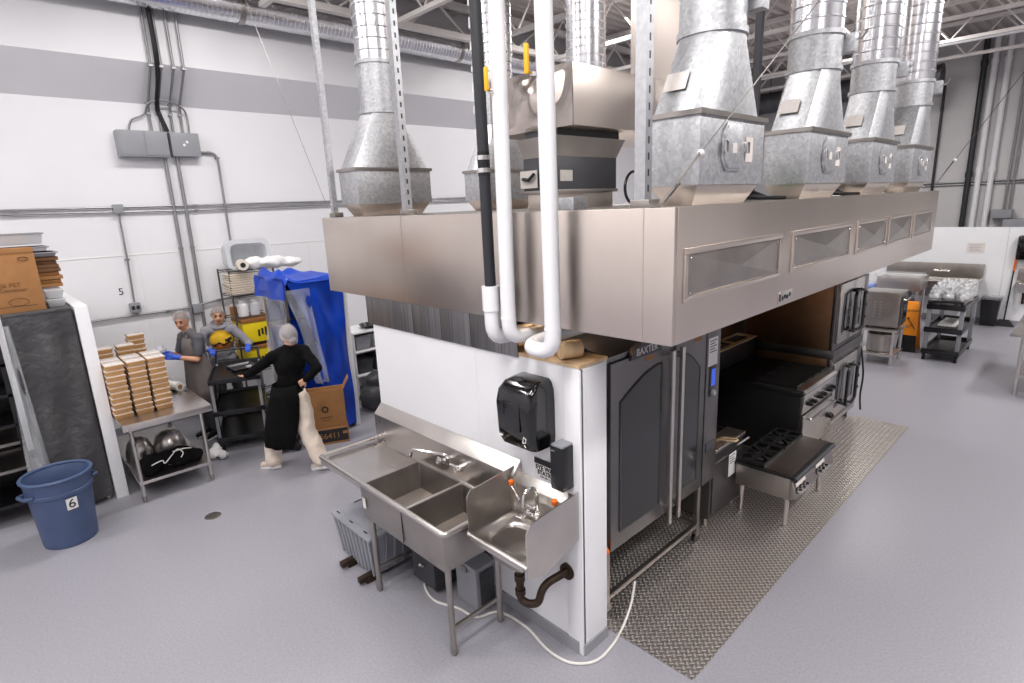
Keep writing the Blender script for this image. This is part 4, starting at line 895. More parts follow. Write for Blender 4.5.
# ---------------------------------------------------------------- steel table with stacks of takeout trays
TZ = .9
t = thing('steel_table', 'stainless work table with an undershelf holding stacked kraft trays', 'table', (-7.5, 1.19, 0))
part('tabletop', G().box(-8.45, -6.6, .785, 1.625, TZ-.035, TZ), M['steel'], t, .008)
part('front_edge', G().box(-6.6, -6.592, .785, 1.625, TZ-.07, TZ-.005), M['steel'], t, .003)
for (x, y) in ((-6.68, .86), (-6.68, 1.52), (-8.38, .86), (-8.38, 1.52)):
    l = part('leg', G().cyl((x, y, .06), (x, y, TZ-.03), .021, n=14), M['steel'], t); part('foot', G().lathe([(.014, 0), (.022, .02), (.024, .07)], (x, y, 0), 12), M['dsteel'], l)
part('undershelf', G().box(-8.4, -6.66, .84, 1.54, .2, .235), M['steel'], t, .006)
def tray(x, y, z, proto=[None], lab='', grp='kraft takeout trays on the steel table'):
    if proto[0] is None:
        p = thing('takeout_tray', lab, 'takeout tray', (0, 0, 0), grp)
        w, d, h = .082, .1, .05
        rr = lambda a, b, z: [(-b, -a, z), (b, -a, z), (b, a, z), (-b, a, z)]
        part('kraft_base', G().rings([rr(w-.008, d-.008, 0), rr(w-.002, d-.002, .034), rr(w+.002, d+.002, .036), rr(w+.002, d+.002, .05)]), M['kraft'], p, .002)
        part('clear_lid', G().rings([rr(w+.001, d+.001, .05), rr(w+.001, d+.001, .053), rr(w-.012, d-.012, .0575)]), M['lidp'], p)
        proto[0] = p; p.location = (x, y, z); return p
    return dup(proto[0], (x, y, z), label=lab)
ORD = ['bottom', 'second from the table', 'third from the table', 'fourth from the table', 'fifth from the table', 'sixth from the table', 'seventh from the table', 'eighth from the table', 'ninth from the table', 'tenth from the table', 'eleventh from the table', 'twelfth from the table']
for (x, y, nn, nm) in ((-6.95, .862, 10, 'front left stack'), (-6.96, 1.052, 10, 'front middle stack'), (-6.97, 1.238, 10, 'front right stack'),
                       (-7.18, .865, 10, 'second-row left stack'), (-7.19, 1.055, 10, 'second-row middle stack'), (-7.2, 1.25, 10, 'second-row right stack'),
                       (-7.62, .885, 11, 'rear left stack'), (-7.63, 1.09, 11, 'rear middle stack'), (-7.9, 1.25, 12, 'tallest rear stack')):
    for k in range(nn):
        lab = 'kraft takeout tray, %s, in the %s on the steel table' % ('topmost' if k == nn-1 else ORD[k], nm)
        o = tray(x+random.uniform(-.004, .004), y+random.uniform(-.004, .004), TZ+.0585*k, lab=lab)
t = thing('film_roll', 'white roll of film lying on the steel table beside the right stacks', 'roll', (-7.6, 1.45, TZ))
part('roll', G().cyl((-7.85, 1.38, TZ+.055), (-7.45, 1.53, TZ+.055), .055, n=24), M['whitep'], t); part('core', G().cyl((-7.452, 1.53, TZ+.055), (-7.44, 1.534, TZ+.055), .025), M['card'], t)
for k, (x, y, rr, nm) in enumerate(((-7.4, 1.3, .17, 'larger steel mixing bowl upside down on the table undershelf'), (-7.42, 1.0, .14, 'steel mixing bowl left of the larger one on the undershelf'))):
    t = thing('mixing_bowl', nm, 'bowl', (x, y, .235)); part('bowl_body', G().lathe([(rr, 0), (rr*1.02, .01), (rr*.97, .1), (rr*.75, .2), (rr*.4, .25), (.02, .26)], (x, y, .235), 28), M['steel'], t); part('rim', G().tube(arc((x, y, .242), rr*1.02, 0, 360, 28, (1, 0, 0), (0, 1, 0)), .008, 6), M['chrome'], t)
def blob(cs, f=.02, sc=9):
    g = G()
    for c, r in cs: g.ball(c, r, 20, 14)
    return g
def remeshed(name, g, m, vox, it=5, root=None, noise=0, **kw):
    me = bpy.data.meshes.new('tmp'); me.from_pydata(g.v, [], g.f); o = link(bpy.data.objects.new('tmp', me))
    r = o.modifiers.new('r', 'REMESH'); r.mode = 'VOXEL'; r.voxel_size = vox
    if noise:
        tx = bpy.data.textures.new('n', 'CLOUDS'); tx.noise_scale = noise[1]
        d = o.modifiers.new('d', 'DISPLACE'); d.texture = tx; d.strength = noise[0]; d.texture_coords = 'GLOBAL'
    s = o.modifiers.new('s', 'SMOOTH'); s.iterations = it; s.factor = .5
    bpy.context.view_layer.update()
    m2 = bpy.data.meshes.new_from_object(o.evaluated_get(bpy.context.evaluated_depsgraph_get()))
    bpy.data.objects.remove(o); q = G(); q.v = [tuple(v.co) for v in m2.vertices]; q.f = [tuple(p.vertices) for p in m2.polygons]
    bpy.data.meshes.remove(m2)
    if root is not None: return part(name, q, m, root, ang=180, **kw)
    return q
q = remeshed('x', blob([((-6.95, 1.05, .31), (.2, .16, .075)), ((-6.88, 1.28, .33), (.18, .16, .09)), ((-6.85, 1.16, .36), (.12, .2, .07)), ((-6.83, .98, .3), (.12, .1, .06)), ((-6.86, 1.42, .3), (.13, .1, .065))]), None, .012, 3, noise=(.05, .12))
t = thing('black_jacket', 'crumpled black jacket with a white drawstring on the table undershelf', 'jacket', (-6.9, 1.2, .235)); part('cloth', q, M['blackc'], t, ang=180)
part('drawstring', G().tube(smoothpts([(-6.7, .98, .37), (-6.69, 1.08, .395), (-6.68, 1.1, .36), (-6.7, 1.18, .42), (-6.74, 1.25, .455), (-6.71, 1.29, .41), (-6.69, 1.26, .37)]), .006, 6), M['cable'], t); part('drawstring', G().tube(smoothpts([(-6.74, 1.2, .44), (-6.72, 1.3, .45), (-6.73, 1.38, .43)]), .006, 6), M['cable'], t)
q = remeshed('x', blob([((-7.3, 1.72, .06), (.09, .08, .06)), ((-7.22, 1.8, .05), (.09, .06, .05)), ((-7.36, 1.78, .09), (.05, .05, .07))]), None, .012, 1, noise=(.06, .05))
solo('paper_wad', q, M['whitep'], 'crumpled white paper on the floor beside the right table leg', 'paper', ang=180)
# ---------------------------------------------------------------- utility carts
def cart(label, c, ang, L, w, hs, top_handle=True, upright='greyb'):
    t = thing('utility_cart', label, 'cart', (0, 0, 0), 'black utility carts')
    for k, z in enumerate(hs): part('shelf_tray', G().open_box(-L/2, L/2, -w/2, w/2, z-.06, z, .02), M['blackp'], t, .006)
    for sx in (-1, 1):
        for sy in (-1, 1):
            x, y = sx*(L/2-.05), sy*(w/2-.03); u = part('upright', G().box(x-.02, x+.02, y-.018, y+.018, .12, hs[-1]-.02), M[upright], t, .004, label='silver upright')
            part('caster', G().cyl((x-.015, y, .05), (x+.015, y, .05), .05, n=18), M['blackp'], t); part('caster_fork', G().box(x-.022, x+.022, y-.02, y+.02, .07, .13), M['dgrey'], t)
    if top_handle: part('push_handle', G().tube(bend([(-L/2+.02, -w/2+.03, hs[-1]), (-L/2-.08, -w/2+.03, hs[-1]+.14), (-L/2-.08, w/2-.03, hs[-1]+.14), (-L/2+.02, w/2-.03, hs[-1])], .05), .017, 10), M['blackp'], t)
    t.location = c; t.rotation_euler = (0, 0, ang); return t
cart('tall black utility cart held by the worker in the yellow print hoodie', (-7.74, 2.27, 0), math.radians(-21), 1.0, .6, (.2, .55, .96))
cart('lower black utility cart behind the walking person in black', (-6.93, 2.48, 0), math.radians(-21), .45, .32, (.18, .42, .68), False)
# ---------------------------------------------------------------- wire shelving by the wall
SX0, SX1, SY0, SY1 = -8.98, -8.5, 2.6, 3.22
t = thing('wire_shelving', 'chrome wire shelving unit against the left wall holding foam plates and yellow cartons', 'shelving', ((SX0+SX1)/2, 2.9, 0))
for x in (SX0, SX1):
    for y in (SY0, SY1): part('post', G().cyl((x, y, 0), (x, y, 2.17), .013, n=10), M['wire'], t)
for z in (.25, .68, 1.08, 1.47, 1.8, 2.15):
    g = G()
    for k in range(9): g.cyl((SX0, SY0+(SY1-SY0)*k/8, z), (SX1, SY0+(SY1-SY0)*k/8, z), .004, n=5)
    for x in (SX0, SX1): g.cyl((x, SY0, z), (x, SY1, z), .008, n=6); g.cyl((x, SY0, z-.03), (x, SY1, z-.03), .005, n=6)
    part('wire_shelf', g, M['wire'], t)
t = thing('plastic_tub', 'frosted plastic tub lying on its side on top of the wire shelving', 'tub', (-8.7, 2.92, 2.16))
g = G(); n = 28
def rr2(hy, hz, x, zc): return [(x, 2.92+sq(k, hy, hz, 6)[0], zc+sq(k, hy, hz, 6)[1]) for k in range(n)]
part('tub_shell', G().rings([rr2(.24, .18, -8.95, 2.36), rr2(.27, .195, -8.55, 2.36), rr2(.31, .215, -8.545, 2.375), rr2(.31, .215, -8.52, 2.375), rr2(.25, .17, -8.52, 2.36), rr2(.22, .15, -8.92, 2.36)]), M['tubp'], t)
q = remeshed('x', blob([((-8.5+.05, 2.95, 2.25), (.1, .16, .09)), ((-8.42, 3.2, 2.24), (.12, .26, .09)), ((-8.42, 3.45, 2.22), (.12, .18, .07))]), None, .014, 2, noise=(.05, .1))
solo('white_bag', q, M['whitep'], 'white plastic bag draped over the top of the wire shelving', 'bag', ang=180)
t = thing('paper_roll', 'small roll with a brown core beside the white bag on the shelving top', 'roll', (-8.4, 2.76, 2.16)); part('roll', G().cyl((-8.5, 2.78, 2.24), (-8.36, 2.76, 2.24), .075), M['foam'], t); part('core', G().cyl((-8.362, 2.76, 2.24), (-8.352, 2.759, 2.24), .035), M['ink'], t)
for k in range(9):
    z = 1.812+.034*k; d = random.uniform(-.015, .015)
    t = thing('foam_tray', 'ivory foam tray, %s in the stack on the wire shelving' % (['lowest', 'second from below', 'third from below', 'fourth from below', 'middle', 'fourth from above', 'third from above', 'second from above', 'topmost'][k]), 'foam tray', (-8.6, 2.74, z), 'foam trays on the wire shelving')
    part('tray_body', G().rings([[(-8.78, 2.6+d, z), (-8.46, 2.6+d, z), (-8.46, 2.88+d, z), (-8.78, 2.88+d, z)], [(-8.8, 2.58+d, z+.026), (-8.44, 2.58+d, z+.026), (-8.44, 2.9+d, z+.026), (-8.8, 2.9+d, z+.026)]]), M['foam'], t, .006)
    part('rim', G().box(-8.81, -8.43, 2.57+d, 2.91+d, z+.026, z+.031), M['foam'], t, .002)
for k, (x, y, z, s, m, nm) in enumerate(((-8.62, 3.02, 1.82, .05, 'blob', 'blue jar on the shelf right of the foam trays'), (-8.6, 3.13, 1.82, .045, 'dgrey', 'dark jar at the right end of the foam tray shelf'), (-8.58, 2.74, 1.49, .07, 'whitep', 'white jug on the shelf above the yellow cartons'), (-8.58, 2.9, 1.49, .07, 'tubp', 'clear jar right of the white jug on the shelving'), (-8.58, 3.08, 1.49, .06, 'foam', 'ivory jar right of the clear jar on the shelving'), (-8.75, 2.66, 1.49, .05, 'orangebox', 'brown jar left of the white jug on the shelving'))):
    t = thing('jar', nm, 'jar', (x, y, z)); part('jar_body', G().lathe([(s*.95, 0), (s, .015), (s, s*2.4), (s*.6, s*2.9)], (x, y, z), 18), M[m], t); part('jar_lid', G().lathe([(s*.66, s*2.85), (s*.66, s*3.4)], (x, y, z), 18), M['whitep'], t)
for z0, nm in ((1.1, 'upper yellow carton on the wire shelving beside the hoodie worker'), (.7, 'lower yellow carton on the wire shelving beside the hoodie worker')):
    t = thing('yellow_carton', nm, 'carton', (-8.68, 2.9, z0)); part('carton_body', G().box(-8.9, -8.46, 2.66, 3.16, z0, z0+.33), M['yellowbox'], t, .008); part('brown_lid', G().box(-8.91, -8.45, 2.65, 3.17, z0+.3, z0+.35), M['orangebox'], t, .004)
    for k in range(5): part('printed_mark', G().box(-8.46, -8.457, 2.86+.05*k, 2.89+.05*k, z0+.08+.02*(k % 2), z0+.18+.015*(k % 3)), M['ink'], t)
# ---------------------------------------------------------------- blue draped rack
t = thing('draped_rack', 'tall metal rack draped with a bright blue tarp and clear plastic', 'rack', (-7.25, 3.06, 0))
for x in (-7.6, -6.93):
    for y in (2.72, 3.4): part('upright', G().box(x-.018, x+.018, y-.018, y+.018, .1, 2.08), M['steel'], t); part('caster', G().cyl((x-.015, y, .055), (x+.015, y, .055), .055, n=16), M['blackp'], t)
for z in (.3, .7, 1.1, 1.5, 1.85): part('rail_frame', G().box(-7.6, -6.93, 2.71, 2.73, z, z+.03).box(-7.6, -6.93, 3.39, 3.41, z, z+.03).box(-7.61, -7.59, 2.72, 3.4, z, z+.03), M['steel'], t)
def lb(v): # left boundary of the tarp on the front, v from floor to top
    return 3.04-.02*v if v < .55 else 3.03-.3*((v-.55)/.45)**1.5
part('blue_front', cloth_x(-6.87, lb, lambda v: 3.45, .06, 2.1, .022, 2, .01), M['blue'], t, ang=80, label='blue tarp')
part('blue_back', cloth_x(-7.63, 2.74, 3.42, .15, 2.06, .01, 3, .01), M['blue'], t, ang=80); part('blue_side', G().box(-7.62, -6.9, 3.42, 3.44, .12, 2.08), M['blue'], t)
g = G(); nx, ny = 18, 18
for s in (0, 1):
    for j in range(ny+1):
        for i in range(nx+1):
            u, v = i/nx, j/ny; x = -7.68+.83*u; y = 2.66+.8*v; e = min(u, 1-u, v, 1-v)
            z = 2.115+.13*math.exp(-((u-.25)**2+(v-.45)**2)/.02)+.03*math.sin(9*u+7*v)*min(1, e*8)+(.12*math.exp(-((v-.08)/.12)**2) if u < .75 else .06*math.exp(-((v-.08)/.12)**2))-(.22*max(0, .08-v)/.08)-(.04*max(0, u-.94)/.06)
            g.v.append((x, y, z-.012*s))
k = (nx+1)*(ny+1)
for j in range(ny):
    for i in range(nx):
        a = j*(nx+1)+i; g.f += [(a, a+1, a+nx+2, a+nx+1), (k+a+nx+1, k+a+nx+2, k+a+1, k+a)]
for i in range(nx): g.f += [(i+1, i, k+i, k+i+1), (ny*(nx+1)+i, ny*(nx+1)+i+1, k+ny*(nx+1)+i+1, k+ny*(nx+1)+i)]
for j in range(ny):
    a = j*(nx+1); b = a+nx; g.f += [(a, a+nx+1, k+a+nx+1, k+a), (b+nx+1, b, k+b, k+b+nx+1)]
part('blue_top', g, M['blue'], t, ang=80)
fl = cloth_x(0, 0, .86, 1.88, 2.15, .02, 5, .01); fl.v = [(-7.7+v[1], 2.66-v[0], v[2]) for v in fl.v]
part('blue_flap', fl, M['blue'], t, ang=80)
part('clear_plastic', cloth_x(-6.84, lambda v: 2.95-.25*v, lambda v: 3.1-.1*v, .75, 2.0, .03, 7, .004), M['clear'], t, ang=80)
pl = cloth_x(0, 0, .7, .7, 1.9, .02, 9, .004); pl.v = [(-7.62+v[1], 2.69-v[0], v[2]) for v in pl.v]
part('clear_plastic', pl, M['clear'], t, ang=80)
struct('wall_end', G().box(-7.7, -6.9, 3.46, 3.53, 0, 2.0), M['panelwhite'], .004)
# cartons on the floor in front of it
def open_carton(label, name, corner, ang, w, d, z0, h, m, flaps, txt=None):
    t = thing(name, label, 'carton', (corner[0], corner[1], z0))
    t2 = part('carton_body', G().open_box(0+corner[0], w+corner[0], corner[1], corner[1]+d, z0, z0+h, .012) if flaps else G().box(corner[0], corner[0]+w, corner[1], corner[1]+d, z0, z0+h), M[m], t, .003)
    cx, cy = corner
    if flaps:
        part('flap', G().rings([[(cx, cy+d, z0+h), (cx+w, cy+d, z0+h), (cx+w, cy+d+.008, z0+h), (cx, cy+d+.008, z0+h)], [(cx, cy+d+.07, z0+h+.13), (cx+w, cy+d+.07, z0+h+.13), (cx+w, cy+d+.078, z0+h+.13), (cx, cy+d+.078, z0+h+.13)]]), M[m], t)
        part('flap', G().rings([[(cx, cy, z0+h), (cx+w, cy, z0+h), (cx+w, cy+.008, z0+h), (cx, cy+.008, z0+h)], [(cx, cy-.06, z0+h-.14), (cx+w, cy-.06, z0+h-.14), (cx+w, cy-.052, z0+h-.14), (cx, cy-.052, z0+h-.14)]]), M[m], t)
        # printed mark on the front
        part('round_mark', G().tube([Vector((cx+w+.002, cy+d*.45, z0+h*.5))+v for v in arc((0, 0, 0), .035, 0, 360, 18, (0, 1, 0), (0, 0, 1))], .009, 5), M['ink'], t)
        part('printed_bar', G().box(cx+w, cx+w+.002, cy+d*.3, cy+d*.62, z0+h*.27, z0+h*.3), M['cardd'], t); part('printed_bar', G().box(cx+w, cx+w+.002, cy+d*.36, cy+d*.56, z0+h*.2, z0+h*.22), M['cardd'], t)
    if txt:
        part('dark_print_band', G().box(cx+w, cx+w+.002, cy+.01, cy+d-.01, z0+.03, z0+h-.02), M['ink'], t); lettering('lettering', txt, .105, (cx+w+.003, cy+d*.49, z0+h*.5), (0, 1, 0), (0, 0, 1), M['card'], t)
        part('printed_bar', G().box(cx+w+.002, cx+w+.003, cy+d*.84, cy+d*.97, z0+h*.55, z0+h*.72), M['card'], t)
    return t
a = math.radians(-25)
for args in (('brown carton printed 56411 on the floor under the open carton', 'printed_carton', (-6.85, 2.70), .2, .46, 0, .22, 'card', False, '56411'), ('open brown carton with a round black mark stacked by the blue rack', 'open_carton', (-6.845, 2.705), .19, .45, .222, .5, 'card', True, None)):
    lab, nm, cr, w, d, z0, h, m, fl_, tx = args; o = open_carton(lab, nm, (cr[0], cr[1]), 0, w, d, z0, h, m, fl_, tx)
    o.rotation_euler = (0, 0, a); o.location = (-6.665-.2*math.cos(a), 2.71-.2*math.sin(a), z0)
# things glimpsed between the white panel and the partition
t = thing('storage_shelf', 'white shelf unit glimpsed behind the partition end', 'shelf', (-7.75, 4.2, 0))
part('side_panel', G().box(-8.05, -7.5, 3.86, 3.88, 0, 1.15), M['panelwhite'], t); part('side_panel', G().box(-8.05, -7.5, 4.58, 4.6, 0, 1.15), M['panelwhite'], t)
for z in (.12, .48, .85, 1.14): part('shelf_board', G().box(-8.05, -7.48, 3.86, 4.6, z, z+.02), M['panelwhite'], t)
part('back_panel', G().box(-8.07, -8.05, 3.86, 4.6, 0, 1.15), M['panelwhite'], t)
t = thing('frying_pan', 'black pan on the white shelf behind the partition end', 'pan', (-7.72, 4.28, 1.165)); part('pan_body', G().lathe([(.13, 0), (.17, .045), (.155, .045), (.12, .008), (.01, .006)], (-7.72, 4.28, 1.165), 24), M['blackp'], t); part('pan_handle', G().bar((-7.6, 4.16, 1.2), (-7.48, 4.02, 1.23), .03, .014), M['blackp'], t)
for k, (y, z, m, nm) in enumerate(((4.05, .87, 'greyp', 'grey lidded tub on the white shelf under the black pan'), (4.35, .87, 'tubp', 'pale lidded tub on the white shelf right of the grey one'), (4.05, .5, 'dgrey', 'dark lidded tub on the lower white shelf'), (4.35, .5, 'dgrey', 'dark lidded tub on the lower white shelf, right of the other'))):
    t = thing('lidded_tub', nm, 'tub', (-7.72, y, z)); part('tub_body', G().rings([[(-7.88, y-.11, z), (-7.57, y-.11, z), (-7.57, y+.11, z), (-7.88, y+.11, z)], [(-7.9, y-.13, z+.19), (-7.54, y-.13, z+.19), (-7.54, y+.13, z+.19), (-7.9, y+.13, z+.19)]]), M[m], t, .01); part('lid', G().box(-7.91, -7.53, y-.135, y+.135, z+.19, z+.215), M[m], t, .006)
q = remeshed('x', blob([((-7.3, 4.0, .2), (.2, .22, .2)), ((-7.25, 4.25, .25), (.2, .2, .24)), ((-7.3, 4.1, .45), (.15, .2, .12))]), None, .02, 3, noise=(.06, .15))
solo('dark_bag', q, M['dgrey'], 'dark bag slumped on the floor behind the partition end', 'bag', ang=180)
# ---------------------------------------------------------------- people
V = Vector
def basis(F, tilt=0):
    F = V((F[0], F[1], 0)).normalized(); L = V((-F.y, F.x, 0)); U = V((0, 0, 1))
    F2 = F*math.cos(tilt)-U*math.sin(tilt); U2 = U*math.cos(tilt)+F*math.sin(tilt)
    return Matrix((F2, L, U2)).transposed()
def add_hand(g, wrist, d, n, side, curl=.5, r=.0095):
    """palm, four bent fingers and a thumb; d along the hand, n out of the palm, side towards the thumb"""
    d = V(d).normalized(); n = V(n); n = (n-d*n.dot(d)).normalized(); s = d.cross(n)*side; w = V(wrist)
    for o in (-.028, -.01, .01, .028): g.cap(w+d*.01+s*o*.7, w+d*.085+s*o, .014, .0125, 10)
    for o, ln in ((.03, .068), (.0105, .078), (-.0105, .072), (-.03, .056)):
        p = w+d*.085+s*o; a = p+(d*math.cos(curl)+n*math.sin(curl))*ln*.5; b = a+(d*math.cos(curl*2.2)+n*math.sin(curl*2.2))*ln*.5
        g.cap(p, a, r, r*.95, 8); g.cap(a, b, r*.95, r*.85, 8)
    p = w+d*.03+s*.028; a = p+(d*.6+s*.75+n*.25).normalized()*.042; b = a+(d*.85+s*.2+n*.5).normalized()*.034
    g.cap(p, a, .013, .0105, 8); g.cap(a, b, .0105, .0095, 8)
def limb(g, pts, rs): 
    for i in range(len(pts)-1): g.cap(pts[i], pts[i+1], rs[i], rs[i+1])
def torso(g, J, RT, e):
    p, c = V(J['pelvis']), V(J['chest'])
    g.ball(p, (.105+e, .155+e, .13+e), 20, 12, RT); g.ball(p*.55+c*.45, (.1+e, .135+e, .17+e), 20, 12, RT); g.ball(c, (.112+e, .158+e, .18+e), 20, 12, RT)
    sl, sr = V(J['sl']), V(J['sr']); g.cap(sl, sr, .058+e); m = V(J['neck']); g.cap(sl*.75+m*.25, m, .05+e, .05+e); g.cap(sr*.75+m*.25, m, .05+e, .05+e)
def person(label, J, FT, FH, skin, shirt, pants, shoes, sleeve=1.0, tilt=0, glove=None, hair='hair', bun=False):
    t = thing('person', label, 'person', (J['pelvis'][0], J['pelvis'][1], 0))
    RT = basis(FT); RH = basis(FH, tilt); hc = V(J['head']); f, l, u = RH.col[0], RH.col[1], RH.col[2]
    g = G(); torso(g, J, RT, -.008)
    g.ball(hc, (.093, .074, .112), 20, 14, RH); g.ball(hc+f*.028-u*.062, (.06, .056, .056), 16, 10, RH)
    g.cap(V(J['neck'])-V((0, 0, .03)), hc-u*.06-f*.015, .056, .053)
    g.cap(hc+f*.09+u*.012, hc+f*.104-u*.022, .009, .015, 10)
    for s in (-1, 1): g.ball(hc+l*.074*s-u*.005, (.022, .012, .03), 10, 8, RH); g.ball(hc+f*.075+l*.03*s-u*.03, (.02, .02, .018), 10, 8, RH)
    g.cap(hc+f*.082+l*.03+u*.035, hc+f*.082-l*.03+u*.035, .012)
    for s in 'lr':
        limb(g, [J['s'+s], J['e'+s], J['w'+s]], [.046, .038, .028]); limb(g, [J['h'+s], J['k'+s], J['a'+s]], [.082, .055, .036])
        a, tt = V(J['a'+s]), V(J['t'+s]); g.cap(a+V((0, 0, -.03)), tt, .036, .03)
        if not glove: add_hand(g, J['w'+s], J['d'+s], J['n'+s], -1 if s == 'l' else 1)
    b = remeshed('body', g, skin, .0085, 3, t)
    for s in (-1, 1): part('eye', G().ball(hc+f*.088+l*.031*s+u*.012, (.008, .014, .009), 10, 8, RH), M['eye'], t)
    for s in (-1, 1): part('eyebrow', G().tube([hc+f*.094+l*.015*s+u*.033, hc+f*.092+l*.032*s+u*.039, hc+f*.082+l*.05*s+u*.034], .005, 6), M[hair], t)
    part('mouth', G().tube([hc+f*.08-l*.026-u*.06, hc+f*.09-u*.058, hc+f*.08+l*.026-u*.06], [.005, .009, .005], 8), M['lips'], t)
    def skull(e, cut):    # cap of hair or net: skull ellipsoid cut by a sloping plane
        gg = G(); n = 28; rs = []
        for i in range(1, 12):
            th = PI*.62*i/11; ring = []
            for k in range(n):
                a = 2*PI*k/n; lim = cut*(1+.34*(-math.cos(a))); th2 = th*lim
                ring.append(hc+RH @ V((math.sin(th2)*math.cos(a)*(.098+e), math.sin(th2)*math.sin(a)*(.08+e), math.cos(th2)*(.118+e))))
            rs.append(ring)
        inner = [[hc+(p-hc)*.94 for p in r] for r in reversed(rs)]
        return gg.rings(rs+inner, True, True)
    part('hair', skull(.002, .68), M[hair], t, ang=180)
    if bun: part('hair_bun', G().ball(hc-f*.09-u*.045-l*.03, .036), M[hair], t)
    nt = part('hair_net', skull(.02, .78), M['net' if bun else 'net2'], t, ang=180)
    if bun: part('net_pouch', G().ball(hc-f*.098-u*.05-l*.03, (.045, .05, .045), 14, 10), M['net'], nt)
    # shirt and trousers
    g = G(); torso(g, J, RT, .012)
    for s in 'lr':
        S_, E_, W_ = V(J['s'+s]), V(J['e'+s]), V(J['w'+s])
        if sleeve > .9: limb(g, [S_, E_, E_*.06+W_*.94], [.064, .055, .042])
        else: limb(g, [S_, S_*.3+E_*.7], [.066, .06])
        if sleeve <= .9: pass
    sh = remeshed('shirt', g, shirt, .011, 4, t, noise=(.022, .1))
    g = G(); g.ball(V(J['pelvis'])-V((0, 0, .03)), (.125, .172, .13), 20, 12, RT)
    for s in 'lr': limb(g, [J['h'+s], J['k'+s], V(J['a'+s])+V((0, 0, .02))], J.get('leg', [.1, .075, .062]))
    remeshed('trousers', g, pants, .011, 4, t, noise=(.03, .12))
    for s in 'lr':
        a, tt = V(J['a'+s]), V(J['t'+s]); d = (tt-a); d.z = 0; d.normalize()
        g = G(); g.cap(a-d*.045+V((0, 0, -.03)), tt, .047, .04); g.cap(a+V((0, 0, .0)), a-V((0, 0, .05)), .048, .05)
        so = remeshed('shoe', g, shoes, .009, 2, t)
        z0 = min(a.z-.1, tt.z-.045)
        part('sole', G().tube([a-d*.075+V((0, 0, -.072)), a+V((0, 0, -.075)), tt+d*.02+V((0, 0, -.034))], [.03, .042, .034], 12), M['whitep'], so)
    if glove:
        for s in 'lr':
            g = G(); w = V(J['w'+s]); d = V(J['d'+s]).normalized(); add_hand(g, w, d, J['n'+s], -1 if s == 'l' else 1, .55, .0105); g.cap(w-d*.045, w+d*.02, .036, .03)
            remeshed('glove', g, glove, .006, 2, t, label='blue glove')
    return t, sh
def wrap_panel(c0, F, rows, th=.01):   # cloth panel wrapped round the body; rows: (z, centre offset forward, rx, ry, a0, a1)
    R = basis(F); n = 22; out = []
    for e in (0, -th):
        for (z, fo, rx, ry, a0, a1) in rows:
            for k in range(n+1):
                a = math.radians(a0+(a1-a0)*k/n); w = .012*math.sin(9*a+4*z)*min(1, max(0, (1.1-z)*2))
                out.append(V((c0[0], c0[1], 0))+R @ V((fo+(rx+e+w)*math.cos(a), (ry+e+w)*math.sin(a), z)))
    m = len(rows); g = G(); g.v = [tuple(p) for p in out]; K = m*(n+1)
    for j in range(m-1):
        for k in range(n): a = j*(n+1)+k; g.f += [(a, a+1, a+n+2, a+n+1), (K+a+n+1, K+a+n+2, K+a+1, K+a)]
    for k in range(n): a = (m-1)*(n+1)+k; g.f += [(k+1, k, K+k, K+k+1), (a, a+1, K+a+1, K+a)]
    for j in range(m-1): a = j*(n+1); b = a+n; g.f += [(a, a+n+1, K+a+n+1, K+a), (b+n+1, b, K+b, K+b+n+1)]
    return g
# walker in black
J = dict(pelvis=(-6.19, 2.35, .9), chest=(-6.22, 2.39, 1.25), neck=(-6.235, 2.42, 1.44), head=(-6.25, 2.435, 1.575), sl=(-6.27, 2.24, 1.37), sr=(-6.18, 2.56, 1.38),
         el=(-6.5, 2.1, 1.2), wl=(-6.71, 2.07, 1.1), dl=(-.93, -.1, -.1), nl=(0, 0, 1), er=(-5.97, 2.6, 1.21), wr=(-6.05, 2.48, 1.08), dr=(-.5, -.6, -.5), nr=(-.7, .6, .2),
         hl=(-6.22, 2.27, .86), kl=(-6.38, 2.17, .5), al=(-6.42, 2.13, .11), tl=(-6.54, 2.05, .04), hr=(-6.15, 2.43, .86), kr=(-6.05, 2.42, .48), ar=(-5.94, 2.49, .13), tr=(-6.03, 2.44, .045), leg=[.11, .1, .095])
t, sh = person('person in black top, long apron and cream trousers striding past the blue rack', J, (-.95, .25), (-.93, .2), M['skin'], M['blackc'], M['cream'], M['shoe'], bun=True)
part('apron', wrap_panel((-6.21, 2.33), (-.75, -.66), [(1.05, -.01, .17, .19, -70, 150), (.9, 0, .2, .21, -70, 150), (.7, .02, .25, .23, -65, 140), (.5, .04, .28, .24, -60, 128), (.34, .05, .29, .25, -55, 118)]), M['blackc'], t, ang=180)
part('apron_tie', G().tube(smoothpts([(-6.06, 2.46, .98), (-6.03, 2.44, .92), (-6.045, 2.45, .82), (-6.03, 2.43, .7)]), .012, 6), M['cream'], t)
t = thing('black_tray', 'pair of black trays held out by the walking person in black', 'tray', (-6.86, 2.08, 1.08))
for k, dz in enumerate((0, .03)):
    q = G().open_box(-.19, .13, -.14, .14, dz, dz+.035, .008, .02); q.v = [(-6.88+v[0], 2.08+v[1]+.02*k, 1.118+v[2]) for v in q.v]; part('tray_body', q, M['blackp'], t, .004)
part('foil_corner', G().box(-6.8, -6.74, 2.1, 2.16, 1.185, 1.2), M['bag'], t)
